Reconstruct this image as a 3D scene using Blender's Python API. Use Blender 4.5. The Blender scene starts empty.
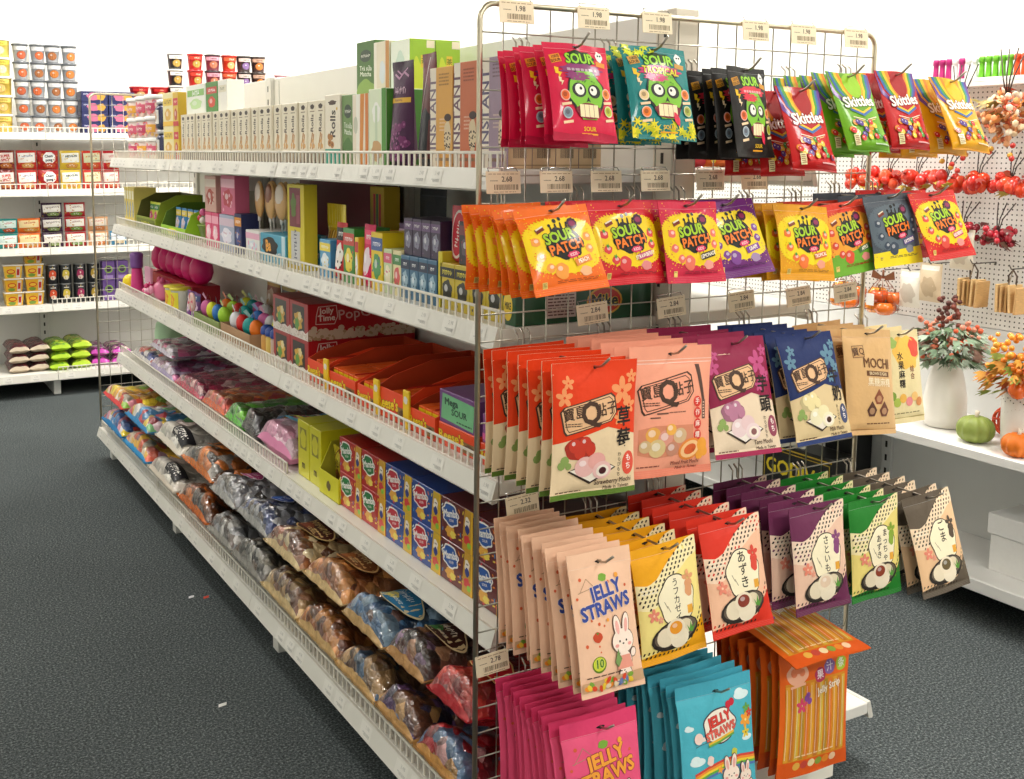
import bpy, math, random
import numpy as np
from mathutils import Matrix, Vector, noise
from mathutils.geometry import delaunay_2d_cdt
PI=math.pi
SC=bpy.context.scene
COL=SC.collection
rnd=random.Random(7)
R=math.radians

# ---------------------------------------------------------------- colour and materials
_lin={}
def lin(h):
    if not isinstance(h,str): return h
    if h not in _lin:
        r=[]
        for i in (0,2,4):
            c=int(h[i:i+2],16)/255
            r.append(c/12.92 if c<=.04045 else ((c+.055)/1.055)**2.4)
        _lin[h]=(r[0],r[1],r[2],1.0)
    return _lin[h]
def mix(a,b,t):
    a=lin(a);b=lin(b)
    return tuple(a[i]*(1-t)+b[i]*t for i in range(3))+(1.0,)

MATS={}
def mkmat(key,rough=.4,metal=0,bump=0,bscale=30,vary=.08,coat=0,spec=.5,kind='noise',trans=0,alpha=1,detail=3,stretch=(1,1,1),sheen=0):
    m=bpy.data.materials.new(key); m.use_nodes=True
    nt=m.node_tree; N=nt.nodes; L=nt.links
    for n in list(N): N.remove(n)
    out=N.new('ShaderNodeOutputMaterial'); p=N.new('ShaderNodeBsdfPrincipled'); L.new(p.outputs[0],out.inputs[0])
    at=N.new('ShaderNodeAttribute'); at.attribute_name='col'
    tc=N.new('ShaderNodeTexCoord'); mp=N.new('ShaderNodeMapping'); mp.inputs['Scale'].default_value=stretch
    L.new(tc.outputs['Object'],mp.inputs['Vector'])
    nz=N.new('ShaderNodeTexNoise'); nz.inputs['Scale'].default_value=bscale; nz.inputs['Detail'].default_value=detail
    L.new(mp.outputs[0],nz.inputs['Vector'])
    mr=N.new('ShaderNodeMapRange'); mr.inputs['To Min'].default_value=1-vary; mr.inputs['To Max'].default_value=1+vary
    L.new(nz.outputs['Fac'],mr.inputs['Value'])
    mx=N.new('ShaderNodeVectorMath'); mx.operation='MULTIPLY'
    L.new(at.outputs['Color'],mx.inputs[0]); L.new(mr.outputs[0],mx.inputs[1])
    L.new(mx.outputs[0],p.inputs['Base Color'])
    p.inputs['Roughness'].default_value=rough; p.inputs['Metallic'].default_value=metal
    p.inputs['Specular IOR Level'].default_value=spec; p.inputs['Coat Weight'].default_value=coat
    p.inputs['Coat Roughness'].default_value=.1
    p.inputs['Transmission Weight'].default_value=trans; p.inputs['Alpha'].default_value=alpha
    if bump:
        b=N.new('ShaderNodeBump'); b.inputs['Strength'].default_value=bump; b.inputs['Distance'].default_value=.01
        if kind=='voronoi':
            vo=N.new('ShaderNodeTexVoronoi'); vo.inputs['Scale'].default_value=bscale; vo.feature='SMOOTH_F1'
            L.new(tc.outputs['Object'],vo.inputs['Vector']); L.new(vo.outputs['Distance'],b.inputs['Height']); b.invert=True
        else: L.new(nz.outputs['Fac'],b.inputs['Height'])
        L.new(b.outputs[0],p.inputs['Normal'])
    MATS[key]=m
    return m
mkmat('film',.5,bump=.24,bscale=28,vary=.05,coat=.2,spec=.25)
mkmat('film_soft',.55,bump=.2,bscale=26,vary=.05,spec=.25,coat=.06)
mkmat('foil',.22,metal=.35,bump=.3,bscale=45,vary=.12,coat=.3)
mkmat('wrap',.2,metal=.15,bump=.55,bscale=60,vary=.3,coat=.7)
mkmat('card',.5,bump=.02,bscale=80,vary=.04)
mkmat('card_gloss',.32,bump=.02,bscale=60,vary=.04,coat=.15)
mkmat('kraft',.75,bump=.05,bscale=120,vary=.08)
mkmat('paper',.7,bump=.02,bscale=150,vary=.03)
mkmat('plastic',.32,vary=.03,bscale=20)
mkmat('white_metal',.42,vary=.02,bscale=14)
mkmat('steel',.3,metal=.9,vary=.12,bscale=60)
mkmat('clear',.08,trans=.85,vary=.02,spec=.5)
mkmat('ceramic',.28,vary=.04,bscale=12,coat=.3)
mkmat('leaf',.6,bump=.15,bscale=90,vary=.25)
mkmat('berry',.22,vary=.15,bscale=60,coat=.3)
mkmat('wood',.65,bump=.12,bscale=60,vary=.3,stretch=(1,1,8))
mkmat('net',.8,bump=.3,bscale=200,vary=.15)

_lm={}
def lumpmat(pal,cell,shine=.7,metal=.25):
    """wrapped sweets under clear film: random cells of the palette, bulging, crinkled and glossy"""
    key='sweets_'+'_'.join(pal)+f'_{cell}'
    if key in MATS: return key
    m=bpy.data.materials.new('wrapped_sweets'); m.use_nodes=True; nt=m.node_tree; N=nt.nodes; L=nt.links; p=N['Principled BSDF']
    tc=N.new('ShaderNodeTexCoord'); nz=N.new('ShaderNodeTexNoise'); nz.inputs['Scale'].default_value=22; nz.inputs['Detail'].default_value=3
    L.new(tc.outputs['Object'],nz.inputs['Vector'])
    ad=N.new('ShaderNodeVectorMath'); ad.operation='MULTIPLY_ADD'; ad.inputs[1].default_value=(cell*.7,)*3
    L.new(nz.outputs['Color'],ad.inputs[0]); L.new(tc.outputs['Object'],ad.inputs[2])
    vo=N.new('ShaderNodeTexVoronoi'); vo.inputs['Scale'].default_value=1/cell; L.new(ad.outputs[0],vo.inputs['Vector'])
    sp=N.new('ShaderNodeSeparateColor'); L.new(vo.outputs['Color'],sp.inputs[0])
    cr=N.new('ShaderNodeValToRGB'); cr.color_ramp.interpolation='CONSTANT'; e=cr.color_ramp.elements
    e[0].position=0; e[0].color=lin(pal[0]); e[1].position=1/len(pal); e[1].color=lin(pal[1])
    for i in range(2,len(pal)): k=e.new(i/len(pal)); k.color=lin(pal[i])
    L.new(sp.outputs[0],cr.inputs[0])
    mr=N.new('ShaderNodeMapRange'); mr.inputs['To Min'].default_value=.35; mr.inputs['To Max'].default_value=1.1; L.new(sp.outputs[1],mr.inputs['Value'])
    v=N.new('ShaderNodeVectorMath'); v.operation='MULTIPLY'; L.new(cr.outputs[0],v.inputs[0]); L.new(mr.outputs[0],v.inputs[1]); L.new(v.outputs[0],p.inputs['Base Color'])
    b1=N.new('ShaderNodeBump'); b1.invert=True; b1.inputs['Strength'].default_value=.9; b1.inputs['Distance'].default_value=cell*.45; L.new(vo.outputs['Distance'],b1.inputs['Height'])
    n2=N.new('ShaderNodeTexNoise'); n2.inputs['Scale'].default_value=70; n2.inputs['Detail'].default_value=2; n2.inputs['Distortion'].default_value=1.2; L.new(tc.outputs['Object'],n2.inputs['Vector'])
    b2=N.new('ShaderNodeBump'); b2.inputs['Strength'].default_value=.45; b2.inputs['Distance'].default_value=.008; L.new(n2.outputs['Fac'],b2.inputs['Height']); L.new(b1.outputs[0],b2.inputs['Normal']); L.new(b2.outputs[0],p.inputs['Normal'])
    n3=N.new('ShaderNodeTexNoise'); n3.inputs['Scale'].default_value=14; n3.inputs['Detail'].default_value=2; n3.inputs['Distortion'].default_value=2.; L.new(tc.outputs['Object'],n3.inputs['Vector'])
    b3=N.new('ShaderNodeBump'); b3.inputs['Strength'].default_value=.55; b3.inputs['Distance'].default_value=.035; L.new(n3.outputs['Fac'],b3.inputs['Height']); L.new(b3.outputs[0],p.inputs['Coat Normal'])
    p.inputs['Roughness'].default_value=.3; p.inputs['Metallic'].default_value=metal; p.inputs['Coat Weight'].default_value=shine; p.inputs['Coat Roughness'].default_value=.04; p.inputs['Coat IOR'].default_value=1.9
    MATS[key]=m; return key
# ---------------------------------------------------------------- mesh gathering
class G:
    def __init__(s): s.v=[];s.f=[];s.c=[];s.m=[];s.s=[]
    def add(s,vs,fs,col,m='card',sm=False):
        b=len(s.v); s.v.extend(vs)
        per=isinstance(col,list)
        for i,f in enumerate(fs):
            s.f.append([b+k for k in f]); s.c.append(lin(col[i] if per else col)); s.m.append(m); s.s.append(sm)
        return s
    def mesh(s,name):
        me=bpy.data.meshes.new(name); me.from_pydata(s.v,[],s.f)
        ms=[]
        for k in s.m:
            if k not in ms: ms.append(k)
        for k in ms: me.materials.append(MATS[k])
        ix={k:i for i,k in enumerate(ms)}
        me.polygons.foreach_set('material_index',np.array([ix[k] for k in s.m],dtype=np.int32))
        me.polygons.foreach_set('use_smooth',np.array(s.s,dtype=bool))
        at=me.attributes.new('col','FLOAT_COLOR','CORNER')
        cnt=np.array([len(f) for f in s.f]); cc=np.repeat(np.array(s.c,dtype=np.float32),cnt,axis=0)
        at.data.foreach_set('color',cc.ravel())
        me.update()
        return me
def T(vs,loc=(0,0,0),rot=(0,0,0),sc=(1,1,1)):
    from mathutils import Euler
    M=Matrix.LocRotScale(Vector(loc),Euler(rot),Vector(sc))
    return [tuple(M@Vector(v)) for v in vs]
def cbox(g,lo,hi,col,m='card',b=.0012,sides=None):
    x0,y0,z0=lo;x1,y1,z1=hi
    b=min(b,(x1-x0)*.3,(y1-y0)*.3,(z1-z0)*.3)
    vs=[];idx={}
    for sx in(0,1):
        for sy in(0,1):
            for sz in(0,1):
                c=[(x0,x1)[sx],(y0,y1)[sy],(z0,z1)[sz]]; d=[b if s==0 else -b for s in(sx,sy,sz)]
                for a in range(3):
                    idx[sx,sy,sz,a]=len(vs)
                    vs.append(tuple(c[i] if i==a else c[i]+d[i] for i in range(3)))
    fs=[];cs=[]
    sides=sides or {}
    for a in range(3):
        o=[i for i in range(3) if i!=a]
        for s in(0,1):
            q=[]
            for p in((0,0),(1,0),(1,1),(0,1)):
                k=[0,0,0];k[a]=s;k[o[0]]=p[0];k[o[1]]=p[1]
                q.append(idx[(*k,a)])
            flip=(s==0)!=(a==1)
            fs.append(q[::-1] if flip else q); cs.append(sides.get((a,s),col))
    for a in range(3):
        o=[i for i in range(3) if i!=a]
        for p in range(2):
            for q in range(2):
                k0=[0,0,0];k0[o[0]]=p;k0[o[1]]=q;k1=list(k0);k0[a]=0;k1[a]=1
                fs.append([idx[(*k0,o[0])],idx[(*k1,o[0])],idx[(*k1,o[1])],idx[(*k0,o[1])]]); cs.append(col)
    for sx in(0,1):
        for sy in(0,1):
            for sz in(0,1): fs.append([idx[sx,sy,sz,0],idx[sx,sy,sz,1],idx[sx,sy,sz,2]]); cs.append(col)
    g.add(vs,fs,cs,m,False); return g
def tube(g,pts,r,col,m='steel',n=6,cap=True):
    pts=[Vector(p) for p in pts]; vs=[];fs=[]
    up=None
    for i,p in enumerate(pts):
        d=(pts[min(i+1,len(pts)-1)]-pts[max(i-1,0)]).normalized()
        if up is None:
            up=Vector((0,0,1)) if abs(d.z)<.9 else Vector((1,0,0))
        a=d.cross(up).normalized(); up=a.cross(d).normalized()
        rr=r[i] if isinstance(r,(list,tuple)) else r
        for k in range(n):
            t=2*PI*k/n; vs.append(tuple(p+rr*(a*math.cos(t)+up*math.sin(t))))
    for i in range(len(pts)-1):
        for k in range(n): fs.append([i*n+k,i*n+(k+1)%n,(i+1)*n+(k+1)%n,(i+1)*n+k])
    if cap: fs.append(list(range(n))[::-1]); fs.append([(len(pts)-1)*n+k for k in range(n)])
    g.add(vs,fs,col,m,True); return g
def lathe(g,prof,col,m='plastic',n=20,loc=(0,0,0),rot=(0,0,0),sc=(1,1,1),rib=0,nrib=8,cols=None,cap=True):
    vs=[];fs=[];cs=[]
    for r,z in prof:
        for k in range(n):
            t=2*PI*k/n; q=r*(1+rib*(abs(math.cos(t*nrib/2))-.6)); vs.append((q*math.cos(t),q*math.sin(t),z))
    for i in range(len(prof)-1):
        for k in range(n):
            fs.append([i*n+k,i*n+(k+1)%n,(i+1)*n+(k+1)%n,(i+1)*n+k]); cs.append(cols[i] if cols else col)
    if cap:
        fs.append(list(range(n))[::-1]); cs.append(cols[0] if cols else col)
        fs.append([(len(prof)-1)*n+k for k in range(n)]); cs.append(cols[-1] if cols else col)
    g.add(T(vs,loc,rot,sc),fs,cs,m,True); return g
def ball(g,c,r,col,m='berry',n=10,k=6,sc=(1,1,1),rot=(0,0,0)):
    prof=[(max(1e-4,r*math.sin(PI*i/k)),-r*math.cos(PI*i/k)) for i in range(k+1)]
    return lathe(g,prof,col,m,n,c,rot,sc,cap=False)

# ---------------------------------------------------------------- objects
def link(name,me,parent=None):
    o=bpy.data.objects.new(name,me); COL.objects.link(o)
    if parent is not None: o.parent=parent
    return o
def mk(name,g,parent=None): return link(name,g.mesh(name),parent)
def tag(o,label,cat,group=None,kind=None):
    if label: o['label']=label
    if cat: o['category']=cat
    if group: o['group']=group
    if kind: o['kind']=kind
    return o
def empty(name,loc=(0,0,0)):
    o=bpy.data.objects.new(name,None); o.empty_display_size=.05; COL.objects.link(o); o.location=loc; return o
def struct(name,g):
    o=mk(name,g); o['kind']='structure'; return o
_od='first second third fourth fifth sixth seventh eighth ninth tenth eleventh twelfth thirteenth fourteenth fifteenth sixteenth seventeenth eighteenth nineteenth twentieth twenty-first twenty-second twenty-third twenty-fourth twenty-fifth twenty-sixth'.split()
def nth(i): return _od[i]

# ---------------------------------------------------------------- prints: flat artwork wrapped on a surface
_tmp=bpy.data.scenes.new('lettering_scratch')
_tx={}
def textmesh(s,b):
    k=(s,b)
    if k in _tx: return _tx[k]
    cu=bpy.data.curves.new('t','FONT'); cu.body=s; cu.size=1; cu.align_x='CENTER'; cu.align_y='CENTER'; cu.offset=b; cu.resolution_u=2; cu.fill_mode='FRONT'
    o=bpy.data.objects.new('t',cu); _tmp.collection.objects.link(o)
    _tmp.view_layers[0].update(); dg=_tmp.view_layers[0].depsgraph
    me=bpy.data.meshes.new_from_object(o.evaluated_get(dg),depsgraph=dg)
    vs=[(v.co.x,v.co.y) for v in me.vertices]; fs=[list(p.vertices) for p in me.polygons]
    bpy.data.objects.remove(o); bpy.data.curves.remove(cu); bpy.data.meshes.remove(me)
    _tx[k]=(vs,fs); return _tx[k]
def rot2(x,y,r): 
    c,s=math.cos(r),math.sin(r); return x*c-y*s,x*s+y*c
BLUR=set('GUMMIES COFFEE CRISPY NUTS TEA BERRY MILK ROYAL KAFE ARABICA BOBA CANDY POP LOVE Baby CRY KIDS_ MIX HOT FRUIT MINIS GUM ICE DARK FIZZ YO MINT Salt BOO TREATS sweet cool TOFFEE cream COCOA gold choc NOIR dark RUBY red chew nuts ramen udon beef soup FISH CURRY MISO SHRIMP SALT KIMCHI TONKOTSU SEAFOOD'.split())
class Pr:
    def __init__(s,W,H,base='FFFFFF',mat=None): s.W=W;s.H=H;s.base=base;s.it=[];s.mat=mat
    def polys(s,ps,c): s.it.append(('p',ps,c)); return s
    def poly(s,pts,c): return s.polys([pts],c)
    def rect(s,cx,cy,w,h,c,r=0):
        r=R(r); return s.poly([(cx+rot2(a*w/2,b*h/2,r)[0],cy+rot2(a*w/2,b*h/2,r)[1]) for a,b in((-1,-1),(1,-1),(1,1),(-1,1))],c)
    def ell(s,cx,cy,rx,ry,c,r=0,n=18): return s.poly(s._e(cx,cy,rx,ry,r,n),c)
    def _e(s,cx,cy,rx,ry,r=0,n=18):
        r=R(r); o=[]
        for i in range(n):
            x,y=rot2(rx*math.cos(2*PI*i/n),ry*math.sin(2*PI*i/n),r); o.append((cx+x,cy+y))
        return o
    def dots(s,lst,c,n=10): return s.polys([s._e(x,y,r,r,0,n) for x,y,r in lst],c)
    def star(s,cx,cy,r1,r2,n,c,r=0):
        return s.poly([(cx+(r1 if i%2==0 else r2)*math.cos(R(r)+PI*i/n),cy+(r1 if i%2==0 else r2)*math.sin(R(r)+PI*i/n)) for i in range(2*n)],c)
    def flower(s,cx,cy,r,c,n=5,c2=None):
        s.polys([s._e(cx+r*.55*math.cos(2*PI*i/n+.3),cy+r*.55*math.sin(2*PI*i/n+.3),r*.45,r*.28,math.degrees(2*PI*i/n+.3),10) for i in range(n)],c)
        if c2: s.ell(cx,cy,r*.18,r*.18,c2,n=8)
        return s
    def blob(s,cx,cy,rx,ry,c,amp=.12,k=5,seed=0,n=40,r=0):
        q=random.Random(seed); ph=[q.random()*6.28 for _ in range(4)]; r=R(r); o=[]
        for i in range(n):
            t=2*PI*i/n; w=1+amp*(math.sin(k*t+ph[0])*.6+math.sin((k+2)*t+ph[1])*.4)
            x,y=rot2(rx*w*math.cos(t),ry*w*math.sin(t),r); o.append((cx+x,cy+y))
        return s.poly(o,c)
    def burst(s,cx,cy,rx,ry,c,amp=.08,n=60,seed=0):
        q=random.Random(seed); o=[]
        for i in range(n):
            t=2*PI*i/n; w=1+(amp*q.random() if i%2 else -amp*q.random())
            # superellipse so the field fills the bag
            ct,st=math.cos(t),math.sin(t); o.append((cx+rx*w*math.copysign(abs(ct)**.75,ct),cy+ry*w*math.copysign(abs(st)**.75,st)))
        return s.poly(o,c)
    def line(s,pts,w,c):
        ps=[]
        for (x0,y0),(x1,y1) in zip(pts[:-1],pts[1:]):
            l=math.hypot(x1-x0,y1-y0) or 1; nx,ny=-(y1-y0)/l*w/2,(x1-x0)/l*w/2; ex,ey=(x1-x0)/l*w*.3,(y1-y0)/l*w*.3
            ps.append([(x0-ex-nx,y0-ey-ny),(x1+ex-nx,y1+ey-ny),(x1+ex+nx,y1+ey+ny),(x0-ex+nx,y0-ey+ny)])
        return s.polys(ps,c)
    def outl(s,pts,w,c): return s.line(pts+[pts[0]],w,c)
    def text(s,t,cx,cy,size,c,r=0,b=.012,ol=None,sx=1):
        if t in BLUR:  # lettering too small to read in the photograph: letter-sized strokes in its place
            q=random.Random(len(t)*7+int(size*10)); n=len(t); r_=R(r); ps=[]
            for i in range(n):
                x0=(i-n/2+.5)*size*.6*sx
                for dx,dy,w,h in ((-.16,0,.1,.62),(.14*q.choice((1,-1)),.1*q.choice((1,-1,2)),.32,.12),(.16,q.uniform(-.1,.1),.1,q.uniform(.3,.6))):
                    ps.append([(cx+rot2(x0+(dx+a*w/2)*size,(dy+b_*h/2)*size,r_)[0],cy+rot2(x0+(dx+a*w/2)*size,(dy+b_*h/2)*size,r_)[1]) for a,b_ in((-1,-1),(1,-1),(1,1),(-1,1))])
            return s.polys(ps,c)
        if ol: s.it.append(('t',(t,cx,cy,size,R(r),b+ol[1],sx),ol[0]))
        s.it.append(('t',(t,cx,cy,size,R(r),b,sx),c)); return s
    def vtext(s,t,cx,cy,size,c,b=.01,step=1.05,ol=None):
        for i,ch in enumerate(t): s.text(ch,cx,cy-i*size*step,size,c,0,b,ol)
        return s
    def lines(s,cx,cy,w,h,n,c,seed=1):
        q=random.Random(seed); ps=[]
        for i in range(n):
            y=cy+h/2-h*(i+.5)/n; x=cx-w/2
            while x<cx+w/2-.1:
                l=min(w*.08+q.random()*w*.16,cx+w/2-x); ps.append([(x,y-h*.22/n),(x+l,y-h*.22/n),(x+l,y+h*.22/n),(x,y+h*.22/n)]); x+=l+w*.035
        return s.polys(ps,c)
    def barcode(s,cx,cy,w,h,c='2A2622',seed=3):
        q=random.Random(seed); x=cx-w/2; ps=[]
        while x<cx+w/2:
            a=w*(.012+q.random()*.03); ps.append([(x,cy-h/2),(x+a,cy-h/2),(x+a,cy+h/2),(x,cy+h/2)]); x+=a+w*(.012+q.random()*.03)
        return s.polys(ps,c)
    def specks(s,n,inside,c,r=(.04,.12),seed=1):
        q=random.Random(seed); ps=[]
        for _ in range(n*6):
            x=(q.random()-.5)*s.W; y=q.random()*s.H
            if inside(x,y): a=r[0]+q.random()*(r[1]-r[0]); ps.append(s._e(x,y,a,a,0,6))
            if len(ps)>=n: break
        return s.polys(ps,c)
    def checks(s,inside,d,c1,c2=None,seed=2):
        q=random.Random(seed); a=[];bb=[]
        ny=int(s.H/(d*.8))+1; nx=int(s.W/d)+1
        for j in range(ny):
            for i in range(nx):
                x=-s.W/2+(i+.5*(j%2))*d; y=j*d*.8
                if inside(x,y) and abs(x)<s.W/2-d*.4:
                    p=[(x-d*.30,y-d*.2),(x+d*.05,y-d*.26),(x+d*.32,y+d*.16),(x-d*.02,y+d*.28)]
                    (bb if c2 and q.random()<.3 else a).append(p)
        s.polys(a,c1)
        if bb: s.polys(bb,c2)
        return s
def tess(pts,cell):
    xs=[p[0] for p in pts];ys=[p[1] for p in pts]
    big=max(max(xs)-min(xs),max(ys)-min(ys))
    P=[]
    n=len(pts)
    for i in range(n):
        a=pts[i];b=pts[(i+1)%n]; l=math.hypot(b[0]-a[0],b[1]-a[1]); k=max(1,int(l/cell+.5)) if big>cell*1.3 else 1
        for j in range(k): P.append(Vector((a[0]+(b[0]-a[0])*j/k,a[1]+(b[1]-a[1])*j/k)))
    nb=len(P)
    if nb==4 and big<=cell*1.3 or nb==3: return [tuple(p) for p in P],[list(range(nb))]
    if big>cell*1.3:
        y=min(ys)+cell*.5
        while y<max(ys):
            x=min(xs)+cell*.5
            while x<max(xs): P.append(Vector((x,y))); x+=cell
            y+=cell
    r=delaunay_2d_cdt(P,[],[list(range(nb))],1,1e-5)
    return [(v.x,v.y) for v in r[0]],[list(f) for f in r[2]]
def split(vs,fs,mx):
    """break long triangles so a flat shape follows a curved surface"""
    vs=list(vs); out=[]; st=[]
    for f in fs:
        for k in range(1,len(f)-1): st.append((f[0],f[k],f[k+1]))
    if len(fs) and max(len(f) for f in fs)>4: pass
    while st:
        t=st.pop(); L=[math.dist(vs[t[i]],vs[t[(i+1)%3]]) for i in range(3)]; i=L.index(max(L))
        if L[i]<=mx: out.append(list(t)); continue
        a,b,c=t[i],t[(i+1)%3],t[(i+2)%3]; vs.append(((vs[a][0]+vs[b][0])/2,(vs[a][1]+vs[b][1])/2)); m=len(vs)-1
        st.append((a,m,c)); st.append((m,b,c))
    return vs,out
def apply(g,pr,fmap,mat,sc=1.0,cell=1.0,sm=True,o0=.0005,do=.00018,clampx=True):
    """fmap(x,y,off): artwork centimetres to a point on the surface; shapes that overlap stack up in thin layers"""
    hw=pr.W/2; done=[]
    for i,(k,d,c) in enumerate(pr.it):
        V=[];F=[];J=[]
        if k=='p':
            J=[]
            for j,pts in enumerate(d):
                vs,fs=tess(pts,cell); n=len(V); V+=vs; F+=[[q+n for q in f] for f in fs]; J+=[j]*len(vs)
        else:
            t,cx,cy,size,r,b,sx=d; vs,fs=textmesh(t,0); J=[]
            if cell<10 and size>1.2: vs,fs=split(vs,fs,cell*.9/size)
            # heavier strokes: the same lettering set again, nudged around its place
            D=[(0,0)] if b<.006 else [(0,0)]+[(b*math.cos(PI*q/ (2 if b<.02 else 4)),b*math.sin(PI*q/(2 if b<.02 else 4))) for q in range(4 if b<.02 else 8)]
            for j,(ex,ey) in enumerate(D):
                n=len(V)
                for x,y in vs:
                    x,y=rot2((x+ex)*size*sx,(y+ey)*size,r); V.append((x+cx,y+cy))
                F+=[[q+n for q in f] for f in fs]; J+=[j]*len(vs)
        if not V: continue
        if clampx: V=[(min(hw,max(-hw,x)),min(pr.H,max(0,y))) for x,y in V]
        bb=(min(v[0] for v in V),max(v[0] for v in V),min(v[1] for v in V),max(v[1] for v in V))
        ly=0
        for q,l in done:
            if l>=ly and q[0]<bb[1] and q[1]>bb[0] and q[2]<bb[3] and q[3]>bb[2]: ly=l+1
        done.append((bb,ly)); off=o0+do*ly
        if len(J)>0: g.add([fmap(x,y,off+J[i_]*4e-6) for i_,(x,y) in enumerate(V)],F,c,mat,sm)
        else: g.add([fmap(x,y,off) for x,y in V],F,c,mat,sm)
    return g

# ---------------------------------------------------------------- film bags
def surf(w,h,t,vs,vt,gus=False,seed=0,narrow=.05):
    q=random.Random(seed); ph=[q.random()*6.28 for _ in range(6)]
    def T_(u,v):
        vb=(v-vs)/(1-vs-vt)
        if vb<=0 or vb>=1: return 0
        A=max(0,1-abs(2*u-1)**2.6)**.7
        B=(math.sin(PI*vb**1.0)**.55) if not gus else (min(1,(1-vb)*1.15)**.8*min(1,vb/.06+.55))
        return A*B
    def f(u,v,side,off):
        th=T_(u,v); k=min(1,max(0,(v-vs)/(1-vs-vt)))
        wr=.0011*math.sin(u*5+ph[0]+2*math.sin(v*3+ph[1]))*math.sin(PI*k)*th
        wav=.0022*math.sin(u*7+ph[3])*(1 if k in(0,1) else .5)*abs(2*k-1)**3
        x=(u-.5)*w*(1-narrow*math.sin(PI*k)**.6)
        y=side*(t/2*th+.0006+wr*.9*(th>.02)+off)+wav
        return (x,y,v*h)
    return f
def sheet(g,f,u0,u1,v0,v1,nx,ny,col,mat):
    for side in(-1,1):
        vs=[];fs=[]
        for j in range(ny+1):
            for i in range(nx+1): vs.append(f(u0+(u1-u0)*i/nx,v0+(v1-v0)*j/ny,side,0))
        for j in range(ny):
            for i in range(nx):
                a=j*(nx+1)+i; q=[a,a+1,a+nx+2,a+nx+1]; fs.append(q if side<0 else q[::-1])
        g.add(vs,fs,col,mat,True)
    # close the rim
    ring=[(u0,v0+(v1-v0)*j/ny) for j in range(ny+1)]+[(u0+(u1-u0)*i/nx,v1) for i in range(1,nx+1)]+[(u1,v1-(v1-v0)*j/ny) for j in range(1,ny+1)]+[(u1-(u1-u0)*i/nx,v0) for i in range(1,nx)]
    vs=[f(u,v,-1,0) for u,v in ring]+[f(u,v,1,0) for u,v in ring]; n=len(ring)
    g.add(vs,[[i,(i+1)%n,n+(i+1)%n,n+i] for i in range(n)],col,mat,True)
def crimp(g,f,v0,v1,col,mat):
    pass
class Bag: pass
def bag(pr,w,h,t,mat='film',tab=.12,seal=.06,tabcol=None,sealcol=None,gus=False,seed=0,hole=True,hole_y=None,back=None,nx=18,ny=24,narrow=.05):
    """three meshes: printed body, hang tab, bottom seal; origin at the hang hole"""
    f0=surf(w,h,t,seal,tab,gus,seed,narrow)
    hy=h-(hole_y or min(.014,tab*h*.5))
    f=lambda u,v,s,o:(lambda p:(p[0],p[1],p[2]-hy))(f0(u,v,s,o))
    B=Bag(); B.w,B.h=w,h
    fm=lambda x,y,off:f(x/pr.W+.5,y/pr.H,-1,off)
    g=G(); sheet(g,f,0,1,seal,1-tab,nx,ny,pr.base,mat)
    if pr.it: apply(g,pr,fm,mat)
    B.body=g.mesh('bag_body')
    g=G(); sheet(g,f,0,1,1-tab,1,nx,4,tabcol or pr.base,mat)
    tp=Pr(pr.W,pr.H)
    tc=lin(tabcol or pr.base)
    lo=mix(tabcol or pr.base,'FFFFFF',.22)
    ytop=pr.H*(1-tab)
    tp.rect(0,ytop+.12,pr.W*.98,.07,lo); 
    if hole:
        hyc=hy/h*pr.H
        tp.ell(0,hyc,.75,.2,'2A2422',n=14).ell(-.0,hyc-.05,.32,.3,'2A2422',n=10)
    apply(g,tp,fm,mat,o0=.0004)
    B.tab=g.mesh('hang_tab')
    g=G(); sheet(g,f,0,1,0,seal,nx,2,sealcol or pr.base,mat)
    sp=Pr(pr.W,pr.H); 
    for k in range(3): sp.rect(0,pr.H*seal*(.25+.25*k),pr.W*.985,.04,mix(sealcol or pr.base,'FFFFFF',.12))
    apply(g,sp,fm,mat,o0=.0004)
    B.seal=g.mesh('bottom_seal')
    return B
def place_bag(name,B,loc,rot,label,cat='candy bag',group=None,extra=()):
    o=link(name,B.body); o.location=loc; o.rotation_euler=rot
    link('hang_tab',B.tab,o); link('bottom_seal',B.seal,o)
    tag(o,label,cat,group); return o
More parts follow.
